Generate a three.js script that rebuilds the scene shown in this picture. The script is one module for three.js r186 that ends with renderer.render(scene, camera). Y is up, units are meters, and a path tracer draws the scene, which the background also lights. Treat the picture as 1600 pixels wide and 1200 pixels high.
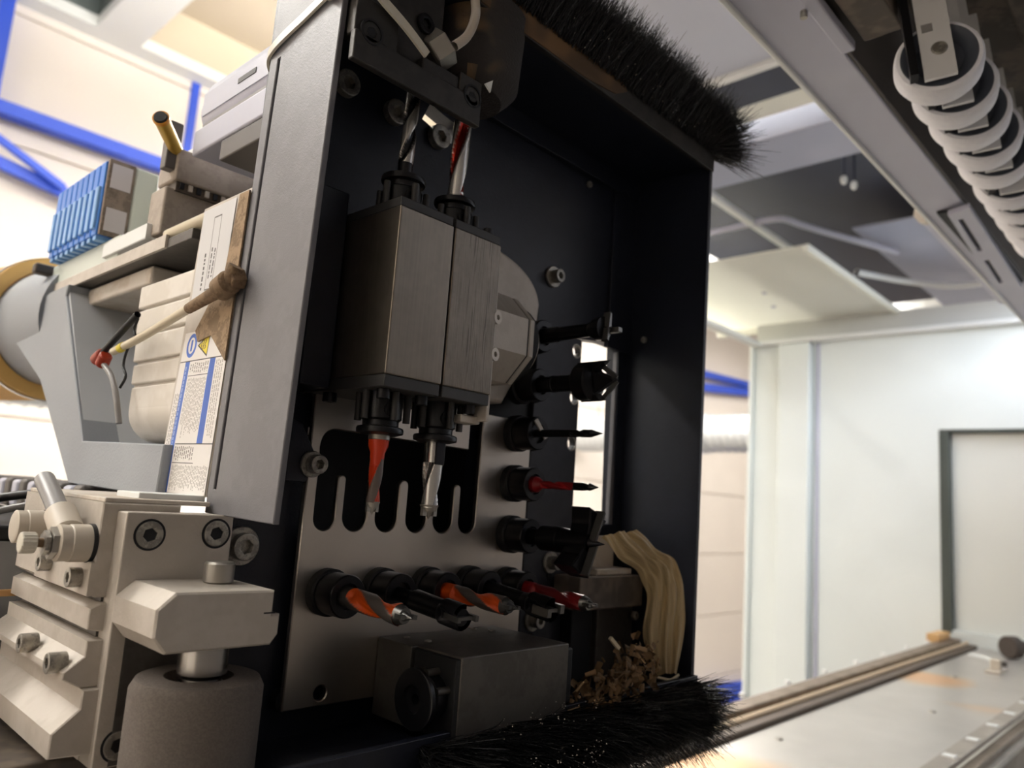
import * as THREE from 'three';
import { RoundedBoxGeometry } from 'three/addons/geometries/RoundedBoxGeometry.js';
import { mergeGeometries, mergeVertices } from 'three/addons/utils/BufferGeometryUtils.js';
import { RectAreaLightUniformsLib } from 'three/addons/lights/RectAreaLightUniformsLib.js';

// ------------------------------------------------------------------ scene, camera, light, exposure
// Axes: x along the panel feed, y up, z out of the drilling face. Lengths below are millimetres, turned to metres by part().
const scene = new THREE.Scene();
const renderer = new THREE.WebGLRenderer({ antialias: true });
renderer.toneMapping = THREE.LinearToneMapping;
renderer.toneMappingExposure = 1.0;
renderer.shadowMap.enabled = true;
const camera = new THREE.PerspectiveCamera(2 * Math.atan(600 / 1190) * 180 / Math.PI, 4 / 3, 0.02, 60);
camera.position.set(-0.34870, 0.05047, 0.32707);
camera.up.set(-0.15740, 0.98612, 0.05279);
camera.lookAt(camera.position.x + 0.71491, camera.position.y + 0.15066, camera.position.z - 0.68279);
camera.focus = 0.36;
camera.userData.fStop = 9.5;
scene.background = new THREE.Color(0x000000);
RectAreaLightUniformsLib.init();
// added hall luminaires, up-light put in to brighten the ceiling: [x, z, radiance downwards, radiance upwards]
const ADDED_LAMPS = [[-1700, -2300, 37, 24], [-2000, -400, 10, 6], [1100, -1000, 12, 190, 700], [2800, -2500, 95, 30], [5200, -2600, 24, 10], [7800, -2400, 16, 8], [5200, 600, 24, 10], [8400, 800, 16, 8]];
const ADDED_CABIN_LAMP = 22;

// ------------------------------------------------------------------ helpers
const MM = 0.001, V3 = THREE.Vector3, PI = Math.PI;
let seed = 12345;
const rnd = () => { seed = (seed * 1664525 + 1013904223) >>> 0; return seed / 4294967296; };
const rr = (a, b) => a + (b - a) * rnd();
const used = {};
function numbered(name) { const n = used[name] = (used[name] ?? -1) + 1; return n ? name + '_' + String(n).padStart(3, '0') : name; }
function thing(name, label, category, p, group) {
  const o = new THREE.Group(); o.name = numbered(name); o.position.set(p[0] * MM, p[1] * MM, p[2] * MM);
  o.userData = { label, category }; if (group) o.userData.group = group; o.userData_p = p; scene.add(o); return o;
}
function struct(name, geom, mat, label) { const o = new THREE.Group(); o.name = name; o.userData = { kind: 'structure' }; if (label) o.userData.label = label; o.userData_p = [0, 0, 0]; scene.add(o); const m = part(o, name + '_surface', geom, mat); return [o, m]; }
function structMesh(name, geom, mat) { const m = finish(geom, [0, 0, 0]); const o = new THREE.Mesh(m, mat); o.name = name; o.userData = { kind: 'structure' }; o.castShadow = o.receiveShadow = true; scene.add(o); o.userData_p = [0, 0, 0]; return o; }
function rootP(o) { while (!o.userData_p) o = o.parent; return o.userData_p; }
function finish(geom, p) {
  let g = Array.isArray(geom) ? merge(geom) : geom.clone();
  if (!g.userData.keepUV) boxUV(g = g.index ? g.toNonIndexed() : g);
  g.translate(-p[0], -p[1], -p[2]); g.scale(MM, MM, MM); return g;
}
function part(parent, name, geom, mat, label) {
  const m = new THREE.Mesh(finish(geom, rootP(parent)), mat); m.name = name; m.castShadow = m.receiveShadow = true;
  if (label) m.userData.label = label; parent.add(m); return m;
}
function merge(list) {
  const names = list.every(g => g.attributes.color) ? ['position', 'normal', 'uv', 'color'] : ['position', 'normal', 'uv'];
  const L = list.map(g => { g = g.index ? g.toNonIndexed() : g.clone(); for (const k of Object.keys(g.attributes)) if (!names.includes(k)) g.deleteAttribute(k); if (!g.attributes.uv) g.setAttribute('uv', new THREE.BufferAttribute(new Float32Array(g.attributes.position.count * 2), 2)); g.morphAttributes = {}; g.clearGroups?.(); return g; });
  const m = mergeGeometries(L); m.userData = {}; return m;
}
function boxUV(g) {                                   // uv in metres, by the dominant axis of each triangle
  const P = g.attributes.position, n = P.count, uv = new Float32Array(n * 2), a = new V3(), b = new V3(), c = new V3();
  for (let i = 0; i < n; i += 3) {
    a.fromBufferAttribute(P, i); b.fromBufferAttribute(P, i + 1); c.fromBufferAttribute(P, i + 2);
    const nn = b.clone().sub(a).cross(c.clone().sub(a)); const ax = Math.abs(nn.x), ay = Math.abs(nn.y), az = Math.abs(nn.z);
    for (const [k, v] of [[0, a], [1, b], [2, c]]) {
      const [u, w] = ay > ax && ay > az ? [v.x, v.z] : ax > az ? [v.z, v.y] : [v.x, v.y];
      uv[(i + k) * 2] = u * MM; uv[(i + k) * 2 + 1] = w * MM;
    }
  }
  g.setAttribute('uv', new THREE.BufferAttribute(uv, 2));
}
function bx(x0, x1, y0, y1, z0, z1, r = 0) {
  const w = x1 - x0, h = y1 - y0, d = z1 - z0, g = r ? new RoundedBoxGeometry(w, h, d, 2, Math.min(r, w / 2.01, h / 2.01, d / 2.01)) : new THREE.BoxGeometry(w, h, d);
  return g.translate((x0 + x1) / 2, (y0 + y1) / 2, (z0 + z1) / 2);
}
const ZAX = new V3(0, 0, 1), YAX = new V3(0, 1, 0);
function orient(g, p, d) {                            // local +z to direction d, then to point p
  const q = new THREE.Quaternion().setFromUnitVectors(ZAX, new V3(...d).normalize());
  return g.applyQuaternion(q).translate(p[0], p[1], p[2]);
}
function lathe(prof, p, d, seg = 32) {                // profile [[radius, along]...] around direction d from point p
  const g = new THREE.LatheGeometry(prof.map(q => new THREE.Vector2(Math.max(q[0], 0), q[1])), seg);
  g.rotateX(PI / 2); return orient(creased(g), p, d);
}
function creased(g, cos = 0.8) {                      // flat-shade sharp bends, keep round ones smooth
  const n = g.index ? g.toNonIndexed() : g, P = n.attributes.position, key = i => `${Math.round(P.getX(i) * 500)},${Math.round(P.getY(i) * 500)},${Math.round(P.getZ(i) * 500)}`;
  const F = [], map = new Map();
  for (let i = 0; i < P.count; i += 3) {
    const a = new V3().fromBufferAttribute(P, i), b = new V3().fromBufferAttribute(P, i + 1), c = new V3().fromBufferAttribute(P, i + 2);
    const f = b.sub(a).cross(c.sub(a)); F.push(f); for (let k = 0; k < 3; k++) { const s = key(i + k); (map.get(s) ?? map.set(s, []).get(s)).push(i / 3); }
  }
  const U = F.map(f => f.clone().normalize()), N = new Float32Array(P.count * 3);
  for (let i = 0; i < P.count; i++) {
    const t = Math.floor(i / 3), s = new V3(); for (const k of map.get(key(i))) if (U[k].dot(U[t]) > cos) s.add(F[k]);
    if (s.lengthSq() === 0) s.copy(U[t]); s.normalize(); N.set([s.x, s.y, s.z], i * 3);
  }
  n.setAttribute('normal', new THREE.BufferAttribute(N, 3)); return n;
}
function cyl(p, q, r0, r1 = r0, seg = 24, ch = 0) {   // closed cylinder or cone from p to q, with an optional chamfer
  const d = [q[0] - p[0], q[1] - p[1], q[2] - p[2]], L = Math.hypot(...d);
  const prof = ch ? [[0, 0], [r0 - ch, 0], [r0, ch], [r1, L - ch], [r1 - ch, L], [0, L]] : [[0, 0], [r0, 0], [r1, L], [0, L]];
  return lathe(prof, p, d, seg);
}
function tube(pts, r, seg = 40, rs = 10, closed = false) {
  const c = new THREE.CatmullRomCurve3(pts.map(p => new V3(...p)), closed); return new THREE.TubeGeometry(c, seg, r, rs, closed);
}
function shape(pts, holes = []) {
  const s = new THREE.Shape(pts.map(p => new THREE.Vector2(...p)));
  for (const h of holes) s.holes.push(h.isPath ? h : new THREE.Path(h.map(p => new THREE.Vector2(...p)))); return s;
}
function circlePath(x, y, r) { const p = new THREE.Path(); p.absarc(x, y, r, 0, 2 * PI, true); p.isPath = true; return p; }
function flip(g) { const i = g.index; const P = g.attributes; if (i) { const a = i.array; for (let k = 0; k < a.length; k += 3) { const t = a[k]; a[k] = a[k + 1]; a[k + 1] = t; } return g; }
  for (const n of Object.keys(P)) { const A = P[n], s = A.itemSize; for (let k = 0; k < A.count; k += 3) for (let j = 0; j < s; j++) { const t = A.array[k * s + j]; A.array[k * s + j] = A.array[(k + 1) * s + j]; A.array[(k + 1) * s + j] = t; } } return g; }
// extrude along an axis from a to b. 'z': points are (x, y); 'x': points are (z, y); 'y': points are (x, z)
function ext(axis, pts, a, b, { holes = [], bevel = 0, seg = 1, curve = 12 } = {}) {
  const s = pts.isShape ? pts : shape(pts, holes);
  const g = new THREE.ExtrudeGeometry(s, { depth: b - a - 2 * bevel, bevelEnabled: bevel > 0, bevelThickness: bevel, bevelSize: bevel, bevelOffset: -bevel, bevelSegments: seg, curveSegments: curve });
  g.translate(0, 0, a + bevel);
  const m = new THREE.Matrix4();
  if (axis === 'x') { m.set(0, 0, 1, 0, 0, 1, 0, 0, 1, 0, 0, 0, 0, 0, 0, 1); g.applyMatrix4(m); flip(g); }
  if (axis === 'y') { m.set(1, 0, 0, 0, 0, 0, 1, 0, 0, 1, 0, 0, 0, 0, 0, 1); g.applyMatrix4(m); flip(g); }
  return g;
}
function rotAbout(g, p, axis, ang) { return g.translate(-p[0], -p[1], -p[2]).applyQuaternion(new THREE.Quaternion().setFromAxisAngle(new V3(...axis).normalize(), ang)).translate(p[0], p[1], p[2]); }
function beam(p, q, w, h, up = [0, 1, 0]) {           // rectangular bar from p to q, h along up, w across
  const A = new V3(...p), B = new V3(...q), d = B.clone().sub(A), L = d.length(); d.normalize();
  const s = new V3().crossVectors(new V3(...up), d).normalize(), u = new V3().crossVectors(d, s);
  const g = new THREE.BoxGeometry(w, h, L); return g.applyMatrix4(new THREE.Matrix4().makeBasis(s, u, d)).translate((p[0] + q[0]) / 2, (p[1] + q[1]) / 2, (p[2] + q[2]) / 2);
}
function hexPts(r, a0 = 0) { return [...Array(6)].map((_, i) => [r * Math.cos(i * PI / 3 + a0), r * Math.sin(i * PI / 3 + a0)]); }
function capScrew(p, d, r, h, hex = 0.52) {           // socket cap screw head standing on p along d
  const s = new THREE.Shape(); s.absarc(0, 0, r, 0, 2 * PI, false); s.holes.push(new THREE.Path(hexPts(r * hex, 0.3).map(q => new THREE.Vector2(...q))));
  const ch = r * 0.1, ring = new THREE.ExtrudeGeometry(s, { depth: h - ch * 2, bevelEnabled: true, bevelThickness: ch, bevelSize: ch, bevelOffset: -ch, bevelSegments: 2, curveSegments: 28 }).translate(0, 0, ch);
  return orient(creased(merge([ring, new THREE.CircleGeometry(r * hex * 1.15, 18).translate(0, 0, h * 0.3)])), p, d);
}
function washer(p, d, r, ri, h) { return lathe([[ri, 0], [r - 0.3, 0], [r, 0.3], [r, h - 0.4], [r - 0.4, h], [ri, h], [ri, 0]], p, d, 32); }

// ------------------------------------------------------------------ computed textures
function noiseField(n, oct, sd, sx = 1, sy = 1) {     // tiling value noise in 0..1
  const out = new Float32Array(n * n); let amp = 1, tot = 0;
  const h = (x, y, k) => { let v = (x * 374761393 + y * 668265263 + (k + sd) * 974634617) | 0; v = Math.imul(v ^ (v >>> 13), 1274126177); return ((v ^ (v >>> 16)) >>> 0) / 4294967296; };
  for (let o = 0; o < oct.length; o++) {
    const fx = Math.max(1, Math.round(oct[o] * sx)), fy = Math.max(1, Math.round(oct[o] * sy)); amp = 1 / (o * 0.5 + 1); tot += amp;
    for (let y = 0; y < n; y++) for (let x = 0; x < n; x++) {
      const u = x / n * fx, v = y / n * fy, i = Math.floor(u), j = Math.floor(v); let a = u - i, b = v - j; a = a * a * (3 - 2 * a); b = b * b * (3 - 2 * b);
      const i1 = (i + 1) % fx, j1 = (j + 1) % fy;
      out[y * n + x] += amp * ((h(i, j, o) * (1 - a) + h(i1, j, o) * a) * (1 - b) + (h(i, j1, o) * (1 - a) + h(i1, j1, o) * a) * b);
    }
  }
  for (let i = 0; i < out.length; i++) out[i] /= tot; return out;
}
function tex(n, f, size, srgb) {                      // f(i) -> [r, g, b] in 0..255; size in metres per tile
  const d = new Uint8Array(n * n * 4); for (let i = 0; i < n * n; i++) { const c = f(i); d[i * 4] = c[0]; d[i * 4 + 1] = c[1]; d[i * 4 + 2] = c[2]; d[i * 4 + 3] = 255; }
  const t = new THREE.DataTexture(d, n, n); t.wrapS = t.wrapT = THREE.RepeatWrapping; t.magFilter = THREE.LinearFilter; t.minFilter = THREE.LinearMipmapLinearFilter; t.generateMipmaps = true;
  if (srgb) t.colorSpace = THREE.SRGBColorSpace; t.repeat.set(1 / size, 1 / size); t.needsUpdate = true; return t;
}
const clamp = (v, a = 0, b = 255) => Math.max(a, Math.min(b, v));
const mix = (a, b, t) => a + (b - a) * t, sst = (a, b, v) => { const t = clamp((v - a) / (b - a), 0, 1); return t * t * (3 - 2 * t); };
const rgb = h => { const c = parseInt(h.slice(1), 16); return [c >> 16, (c >> 8) & 255, c & 255]; };
const nFine = noiseField(256, [64, 128], 1), nMid = noiseField(256, [6, 14, 40], 2), nBig = noiseField(256, [2, 5, 11], 3);
const nStreakY = noiseField(256, [2, 4], 4, 40, 1), nStreakX = noiseField(256, [2, 4], 5, 1, 40);
function tint(hexA, hexB, field, size, n = 256, lo = 0.35, hi = 0.65) { const A = rgb(hexA), B = rgb(hexB); return tex(n, i => { const t = sst(lo, hi, field[i]); return [0, 1, 2].map(k => mix(A[k], B[k], t)); }, size, true); }
const bumpFine = tex(256, i => Array(3).fill(nFine[i] * 255), 0.06), bumpMid = tex(256, i => Array(3).fill(nMid[i] * 255), 0.12);
const bumpTiny = tex(256, i => Array(3).fill(nFine[i] * 255), 0.03);
const bumpStreak = tex(256, i => Array(3).fill(nStreakY[i] * 255), 0.05);
const std = (o) => new THREE.MeshStandardMaterial(o), C = h => new THREE.Color(h);
const M = {
  greyPaint: std({ map: tint('#6d6c70', '#737276', nMid, 0.1), roughness: 0.45, bumpMap: bumpTiny, bumpScale: 0.00005 }),
  sheetGrey: std({ map: tint('#90959b', '#9aa0a6', nBig, 0.3), roughness: 0.45, bumpMap: bumpFine, bumpScale: 0.0001 }),
  darkPaint: std({ map: tint('#131723', '#171b28', nMid, 0.15), roughness: 0.42, bumpMap: bumpFine, bumpScale: 0.00008 }),
  dustyPaint: std({ map: tint('#5a452e', '#7a5c3a', nBig, 0.1, 256, 0.4, 0.6), roughness: 0.7 }),
  face: std({ map: tint('#cbc3b9', '#d4ccc2', nBig, 0.2), metalness: 1, roughness: 0.32 }),
  alu: std({ map: tint('#bdb5aa', '#c6beb4', nMid, 0.1), metalness: 0.25, roughness: 0.5, bumpMap: bumpFine, bumpScale: 0.00006 }),
  aluDusty: std({ map: tint('#c4b8a9', '#cfc7bc', nMid, 0.12, 256, 0.35, 0.6), metalness: 0.1, roughness: 0.7 }),
  ribCast: std({ map: tint('#d6cfc4', '#dfd9d0', nMid, 0.12), metalness: 0.1, roughness: 0.6 }),
  aluDark: std({ map: tint('#57534f', '#625e59', nMid, 0.08), metalness: 0.55, roughness: 0.45, bumpMap: bumpFine, bumpScale: 0.00005 }),
  barDark: std({ map: tint('#3b3937', '#45423f', nMid, 0.08), metalness: 0.5, roughness: 0.45, bumpMap: bumpFine, bumpScale: 0.00005 }),
  brushed: std({ map: tex(256, i => { const s = nStreakY[i], b = nMid[i]; const k = mix(0.9, 1.04, s) * (1 - 0.28 * sst(0.62, 0.78, s)) * mix(0.9, 1.05, b); return [138 * k, 129 * k, 118 * k]; }, 0.05, true), metalness: 0.85, roughness: 0.4, bumpMap: bumpStreak, bumpScale: 0.00005 }),
  smoothBlock: std({ map: tex(256, i => { const k = mix(0.95, 1.03, nStreakY[i]) * mix(0.93, 1.05, nMid[i]); return [138 * k, 129 * k, 118 * k]; }, 0.08, true), metalness: 0.92, roughness: 0.36 }),
  blockSide: std({ map: tint('#9d958c', '#aca398', nMid, 0.1), metalness: 0.7, roughness: 0.35 }),
  steel: std({ color: C('#b9b6b2'), metalness: 1, roughness: 0.25 }),
  steelDull: std({ color: C('#a8a49c'), metalness: 0.8, roughness: 0.4 }),
  zinc: std({ map: tint('#8d8a84', '#b3aea4', nMid, 0.02), metalness: 0.7, roughness: 0.4 }),
  blackOx: std({ color: C('#1c1c1f'), metalness: 0.5, roughness: 0.32 }),
  blackMatt: std({ color: C('#101114'), roughness: 0.6 }),
  capGrey: std({ color: C('#3d3c3b'), metalness: 0.3, roughness: 0.5 }),
  toolBlack: std({ color: C('#18181b'), metalness: 0.6, roughness: 0.3 }),
  carbide: std({ color: C('#6f6e6c'), metalness: 0.9, roughness: 0.3 }),
  orange: std({ color: C('#c6480c'), roughness: 0.42 }), red: std({ color: C('#8a1218'), roughness: 0.4 }),
  rubber: std({ map: tint('#645c56', '#6e665f', nFine, 0.03), roughness: 0.95, bumpMap: bumpFine, bumpScale: 0.0001 }),
  dustRubber: std({ map: tint('#3a3634', '#7a6248', nBig, 0.08, 256, 0.45, 0.62), roughness: 0.95, bumpMap: bumpFine, bumpScale: 0.0004 }),
  beigePlastic: std({ color: C('#c9bfb0'), roughness: 0.45 }), nylon: std({ color: C('#d8d2c2'), roughness: 0.4 }),
  greyPlastic: std({ color: C('#8d8b8a'), roughness: 0.35 }), module: std({ map: tint('#a3978a', '#b0a497', nMid, 0.05), roughness: 0.7 }),
  blue: std({ color: C('#3f83de'), roughness: 0.35 }), blueLight: std({ color: C('#7fb2e8'), roughness: 0.35 }), clearWhite: std({ color: C('#cfd6cc'), roughness: 0.35 }),
  brownCap: std({ map: tint('#6f6257', '#8a7c6f', nMid, 0.03), roughness: 0.7 }), sticker: std({ color: C('#c9c4c6'), roughness: 0.6 }),
  white: std({ color: C('#e9ebe9'), roughness: 0.5 }), whiteWall: std({ map: tint('#e3e9e6', '#e8eeeb', nBig, 0.9), roughness: 0.28 }), creamSheet: std({ color: C('#f2f2e6'), roughness: 0.5 }), skySheet: new THREE.MeshPhysicalMaterial({ color: C('#fbfbf2'), transmission: 0.6, thickness: 0, roughness: 1 }),
  hallWall: std({ map: tint('#e8dfd6', '#ece3da', nBig, 2.5), roughness: 0.85 }), hallFloor: std({ map: tint('#77736d', '#88837c', nBig, 1.5), roughness: 0.7 }),
  blueSteel: std({ color: C('#2c50c8'), roughness: 0.5 }), duct: std({ color: C('#d5dade'), metalness: 0.85, roughness: 0.35 }),
  roofDark: std({ map: tint('#262c40', '#2d3348', nBig, 0.8), roughness: 0.5 }), roofPale: std({ map: tint('#c6cad8', '#ced2de', nBig, 0.7), roughness: 0.45 }), roofGrey: std({ map: tint('#a2a7bb', '#adb1c3', nBig, 0.7), roughness: 0.5 }),
  lightGrey: std({ map: tint('#bcbdcc', '#c5c6d3', nBig, 0.3), roughness: 0.4 }), coverDark: std({ map: tint('#5b5652', '#6b645e', nBig, 0.3), roughness: 0.55 }),
  machineBrown: std({ map: tint('#4c443c', '#6a5d50', nMid, 0.15), roughness: 0.7 }),
  tyre: std({ map: tint('#ececf2', '#f1f1f6', nMid, 0.05), roughness: 0.6 }), wheelHub: std({ color: C('#4a4f5a'), roughness: 0.5 }), armGrey: std({ color: C('#e2e2e2'), metalness: 0.1, roughness: 0.4 }),
  tableMetal: std({ map: tex(256, i => { const s = sst(0.52, 0.62, nBig[i]), k = mix(0.92, 1.04, nMid[i]); return [mix(196, 222, s) * k, mix(192, 178, s) * k, mix(186, 134, s) * k]; }, 0.9, true), metalness: 0.6, roughness: 0.35 }),  // tan patches are reflections painted into the table colour
  railBrown: std({ map: tint('#6a5b4a', '#807060', nMid, 0.2), metalness: 0.4, roughness: 0.45 }), railGrey: std({ map: tint('#a39b91', '#b3aba0', nMid, 0.2), metalness: 0.6, roughness: 0.4 }), wood: std({ map: tint('#c89a63', '#d8b27e', nStreakX, 0.2), roughness: 0.7 }),
  dust: std({ map: tint('#84705a', '#a58d72', nMid, 0.03), roughness: 1 }), hoseYellow: std({ color: C('#e9bb6c'), roughness: 0.45 }),
  bristle: std({ color: C('#0d0d10'), roughness: 0.3 }), redFitting: std({ color: C('#a03418'), roughness: 0.4 }), hoseCream: std({ color: C('#cfc3a8'), roughness: 0.35 }), hoseBrown: std({ map: tint('#6f5a44', '#8a735a', nMid, 0.03), roughness: 0.9 }),
  glass: new THREE.MeshPhysicalMaterial({ color: C('#eef2f0'), transmission: 1, thickness: 0, roughness: 0.05 }),
  film: new THREE.MeshPhysicalMaterial({ map: tex(256, i => { const k = mix(0.75, 1.05, nStreakY[i]); return [246 * k, 218 * k, 166 * k]; }, 0.03, true), transmission: 0.35, thickness: 0, roughness: 0.3, side: THREE.DoubleSide }),
};

// ------------------------------------------------------------------ the hall
const HX0 = -3000, HX1 = 10500, HZ0 = -4000, HZ1 = 3600, HY0 = -2400, HY1 = 2340;
structMesh('floor', bx(HX0 - 200, HX1 + 200, HY0 - 100, HY0, HZ0 - 200, HZ1 + 200), M.hallFloor);
{ // back wall of cladding panels with shallow joints
  const w = structMesh('wall_back', bx(HX0 - 200, HX1 + 200, HY0, HY1 + 300, HZ0 - 200, HZ0 - 20), M.hallWall);
  for (let y = HY0, k = 0; y < HY1 + 200; y += 670, k++) for (let x = HX0; x < HX1; x += 4500) part(w, 'panel', bx(x + 4, x + 4496, y + 6, y + 664, HZ0 - 20, HZ0, 5), M.hallWall);
}
structMesh('wall_left', bx(HX0 - 200, HX0, HY0, HY1 + 300, HZ0 - 200, HZ1 + 200), M.hallWall);
structMesh('wall_right', bx(HX1, HX1 + 200, HY0, HY1 + 300, HZ0 - 200, HZ1 + 200), M.hallWall);
structMesh('wall_front', bx(HX0 - 200, HX1 + 200, HY0, HY1 + 300, HZ1, HZ1 + 200), M.hallWall);
{ // ceiling with two deep coffers near the back wall
  const holes = [[[-1400, -3870], [724, -3870], [724, -2600], [-1400, -2600]], [[948, -3870], [3300, -3870], [3300, -2600], [948, -2600]]];
  const c = structMesh('ceiling', ext('y', [[HX0 - 200, HZ0 - 200], [HX1 + 200, HZ0 - 200], [HX1 + 200, HZ1 + 200], [HX0 - 200, HZ1 + 200]], HY1, HY1 + 60, { holes }), M.white);
  part(c, 'coffer', merge([bx(-1400, 724, HY1 + 300, HY1 + 340, -3890, -2580), bx(-1420, -1400, HY1 + 60, HY1 + 340, -3890, -2580), bx(724, 744, HY1 + 60, HY1 + 340, -3890, -2580), bx(-1400, 724, HY1 + 60, HY1 + 340, -3890, -3870), bx(-1400, 724, HY1 + 60, HY1 + 340, -2600, -2580)]), std({ color: C('#5b6462'), roughness: 0.6 }));
  part(c, 'coffer', merge([bx(948, 3300, HY1 + 300, HY1 + 340, -3890, -2580), bx(928, 948, HY1 + 60, HY1 + 340, -3890, -2580), bx(3300, 3320, HY1 + 60, HY1 + 340, -3890, -2580), bx(948, 3300, HY1 + 60, HY1 + 340, -3890, -3870), bx(948, 3300, HY1 + 60, HY1 + 340, -2600, -2580)]), std({ color: C('#c9bda9'), roughness: 0.8 }));
}
const lampPlace = ['over the left rear of the hall', 'over the left front of the hall', 'above the top picture edge over the valves', 'behind the hood', 'beyond the cabin roof at the rear', 'over the far rear corner', 'beyond the cabin end wall', 'over the far front corner'];
for (const [i, [x, z, I, U, drop = 260]] of ADDED_LAMPS.entries()) {          // added, unseen luminaires: down for the hall, up to brighten the ceiling
  const Y = HY1 - drop, t = thing('added_pendant_light', `added long white pendant luminaire ${lampPlace[i]}, outside the picture`, 'light', [x, HY1, z], 'added hall luminaires outside the picture');
  part(t, 'housing', bx(x - 820, x + 820, Y - 30, Y + 30, z - 190, z + 190, 8), M.white);
  for (const u of [-600, 600]) part(t, 'rod', cyl([x + u, Y + 28, z], [x + u, HY1, z], 8, 8, 12), M.white);
  const e = std({ color: C('#ffffff'), emissive: C('#fffaf4'), emissiveIntensity: 2 });
  for (const k of [-1, 1]) {
    part(t, 'diffuser', bx(x - 800, x + 800, Y + k * 33 - 3, Y + k * 33 + 3, z - 170, z + 170, 1), e);
    const L = new THREE.RectAreaLight(0xfffaf3, k < 0 ? I : U, 1.6, 0.34); L.name = `added_luminaire_${i}_${k < 0 ? 'down' : 'up'}`; L.position.set(x * MM, (Y + k * 40) * MM, z * MM); L.lookAt(x * MM, k * 10, z * MM + 0.0001); scene.add(L);
  }
}
{ // blue steel of the hall on the back wall
  const b = (name, label, g) => part(Object.assign(thing(name, label, 'steel beam', [0, 0, HZ0])), 'steel_bar', g, M.blueSteel);
  const z = HZ0 + 60;
  b('steel_beam', 'long blue horizontal steel beam across the cream hall wall at upper left', bx(-2500, 3200, 1722, 1790, z - 40, z + 40, 4));
  b('steel_column', 'blue steel column at the upper left picture corner', bx(308, 372, 1792, HY1, z - 40, z + 40, 4));
  b('steel_column', 'short blue steel column beside the grey pneumatic cylinder', bx(1288, 1336, HY0, HY1, z - 92, z - 44, 4));
  b('steel_brace', 'thin blue diagonal brace meeting the lower blue bar behind the blue valves', beam([-420, 1970, z + 50], [702, 1446, z + 50], 30, 34));
  b('steel_brace', 'wide blue sloping bar below the long blue beam at left', beam([-400, 1640, z], [980, 1390, z], 40, 56));
}
{ const t = thing('steel_truss', 'blue steel truss seen between the black hood and the white cabin column', 'steel beam', [7800, 1600, HZ0 + 60]), z = HZ0 + 60;
  part(t, 'bar', beam([5800, 1540, z], [9300, 1690, z], 70, 70), M.blueSteel); part(t, 'bar', beam([5800, 1310, z], [9300, 1650, z], 70, 90), M.blueSteel); part(t, 'column', bx(7010, 7080, -1000, HY1, z - 50, z + 40, 4), M.blueSteel); }
{ const t = thing('steel_truss', 'blue steel bars low behind the bristles of the lower brush', 'steel beam', [7800, -1900, HZ0 + 60]), z = HZ0 + 60;
  part(t, 'bar', beam([5600, -1750, z], [9300, -1950, z], 70, 130), M.blueSteel); part(t, 'bar', beam([5600, -2320, z], [9300, -1900, z], 70, 110), M.blueSteel); }
function spiralDuct(p, q, r, label) {
  const t = thing('spiral_duct', label, 'duct', p), d = new V3(...q).sub(new V3(...p)), L = d.length(), prof = []; prof.push([0, 0]);
  for (let s = 0; s < L; s += 60) prof.push([r, s], [r, s + 48], [r + 8, s + 51], [r + 8, s + 57]); prof.push([r, L], [0, L]);
  part(t, 'pipe', lathe(prof, p, d.toArray(), 36), M.duct); part(t, 'joint_sleeve', lathe([[r, 0], [r + 14, 2], [r + 14, 90], [r, 92]], new V3(...p).addScaledVector(d, 0.5).toArray(), d.toArray(), 36), M.duct);
  for (const k of [0.08, 0.92]) { const c = new V3(...p).addScaledVector(d, k); part(t, 'hanger_rod', cyl([c.x, c.y + r, c.z], [c.x, HY1, c.z], 5, 5, 8), M.steelDull); }
}
spiralDuct([-1500, 350, -3500], [4000, 385, -3500], 54, 'shiny spiral duct running behind the yellow hose at the left picture edge');
spiralDuct([5000, 668, -3900], [5000, 668, -1500], 140, 'shiny galvanised spiral duct between the black hood and the white cabin wall');

// ------------------------------------------------------------------ machine cabin: end wall, roof, top rails
{
  const w = structMesh('wall_cabin_end', ext('x', [[-852, -2400], [900, -2400], [900, 640], [-852, 640]], 2062, 2100, { holes: [[[-278, -215], [-278, 336], [420, 336], [420, -215]]] }), M.whiteWall);
  part(w, 'corner_post', bx(2046, 2062, -2400, 628, -852, -838, 3), M.whiteWall); part(w, 'corner_post', bx(2030, 2062, -2400, 620, -742, -640, 5), M.whiteWall); part(w, 'panel_seam', bx(2056, 2062, -2400, 620, -628, -618, 1), M.lightGrey);
  part(w, 'top_rail', bx(2030, 2062, 622, 636, -834, 620, 3), M.white); part(w, 'top_flange', bx(2062, 2100, 640, 700, -834, 620, 3), std({ color: C('#c9cbc6'), roughness: 0.5 }));
}
{ const w = structMesh('window_1', bx(2096, 2104, -225, 340, -282, 424), M.white);
  part(w, 'window_seal', merge([bx(2060, 2097, -225, 336, -278, -252, 3), bx(2060, 2097, 326, 336, -252, 420, 3)]), std({ color: C('#4d524c'), roughness: 0.8 }));
  part(w, 'window_pane', bx(2086, 2092, -215, 326, -252, 420, 1), std({ color: C('#e3e5de'), roughness: 0.2 })); }
part(thing('top_rail', 'white rail running back from the corner of the cabin end wall', 'rail', [1700, 627, -812]), 'rail_bar', bx(700, 2040, 618, 632, -834, -800, 3), M.white);
{ const t = thing('roof_panel', 'bright cream roof panel with rolled edge above the white end wall', 'panel', [1600, 700, -650]);
  part(t, 'sheet', bx(1381, 2100, 700, 704, -1000, -393), M.skySheet); part(t, 'edge_fold', bx(1381, 2110, 688, 706, -395, -380, 4), M.creamSheet); part(t, 'edge_fold', bx(2088, 2112, 678, 702, -1000, -375, 4), M.creamSheet);
  for (const [x, z] of [[1700, -640], [1850, -680], [1500, -820]]) part(t, 'rivet', cyl([x, 699, z], [x, 696, z], 8, 7, 12), M.lightGrey); }
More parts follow.
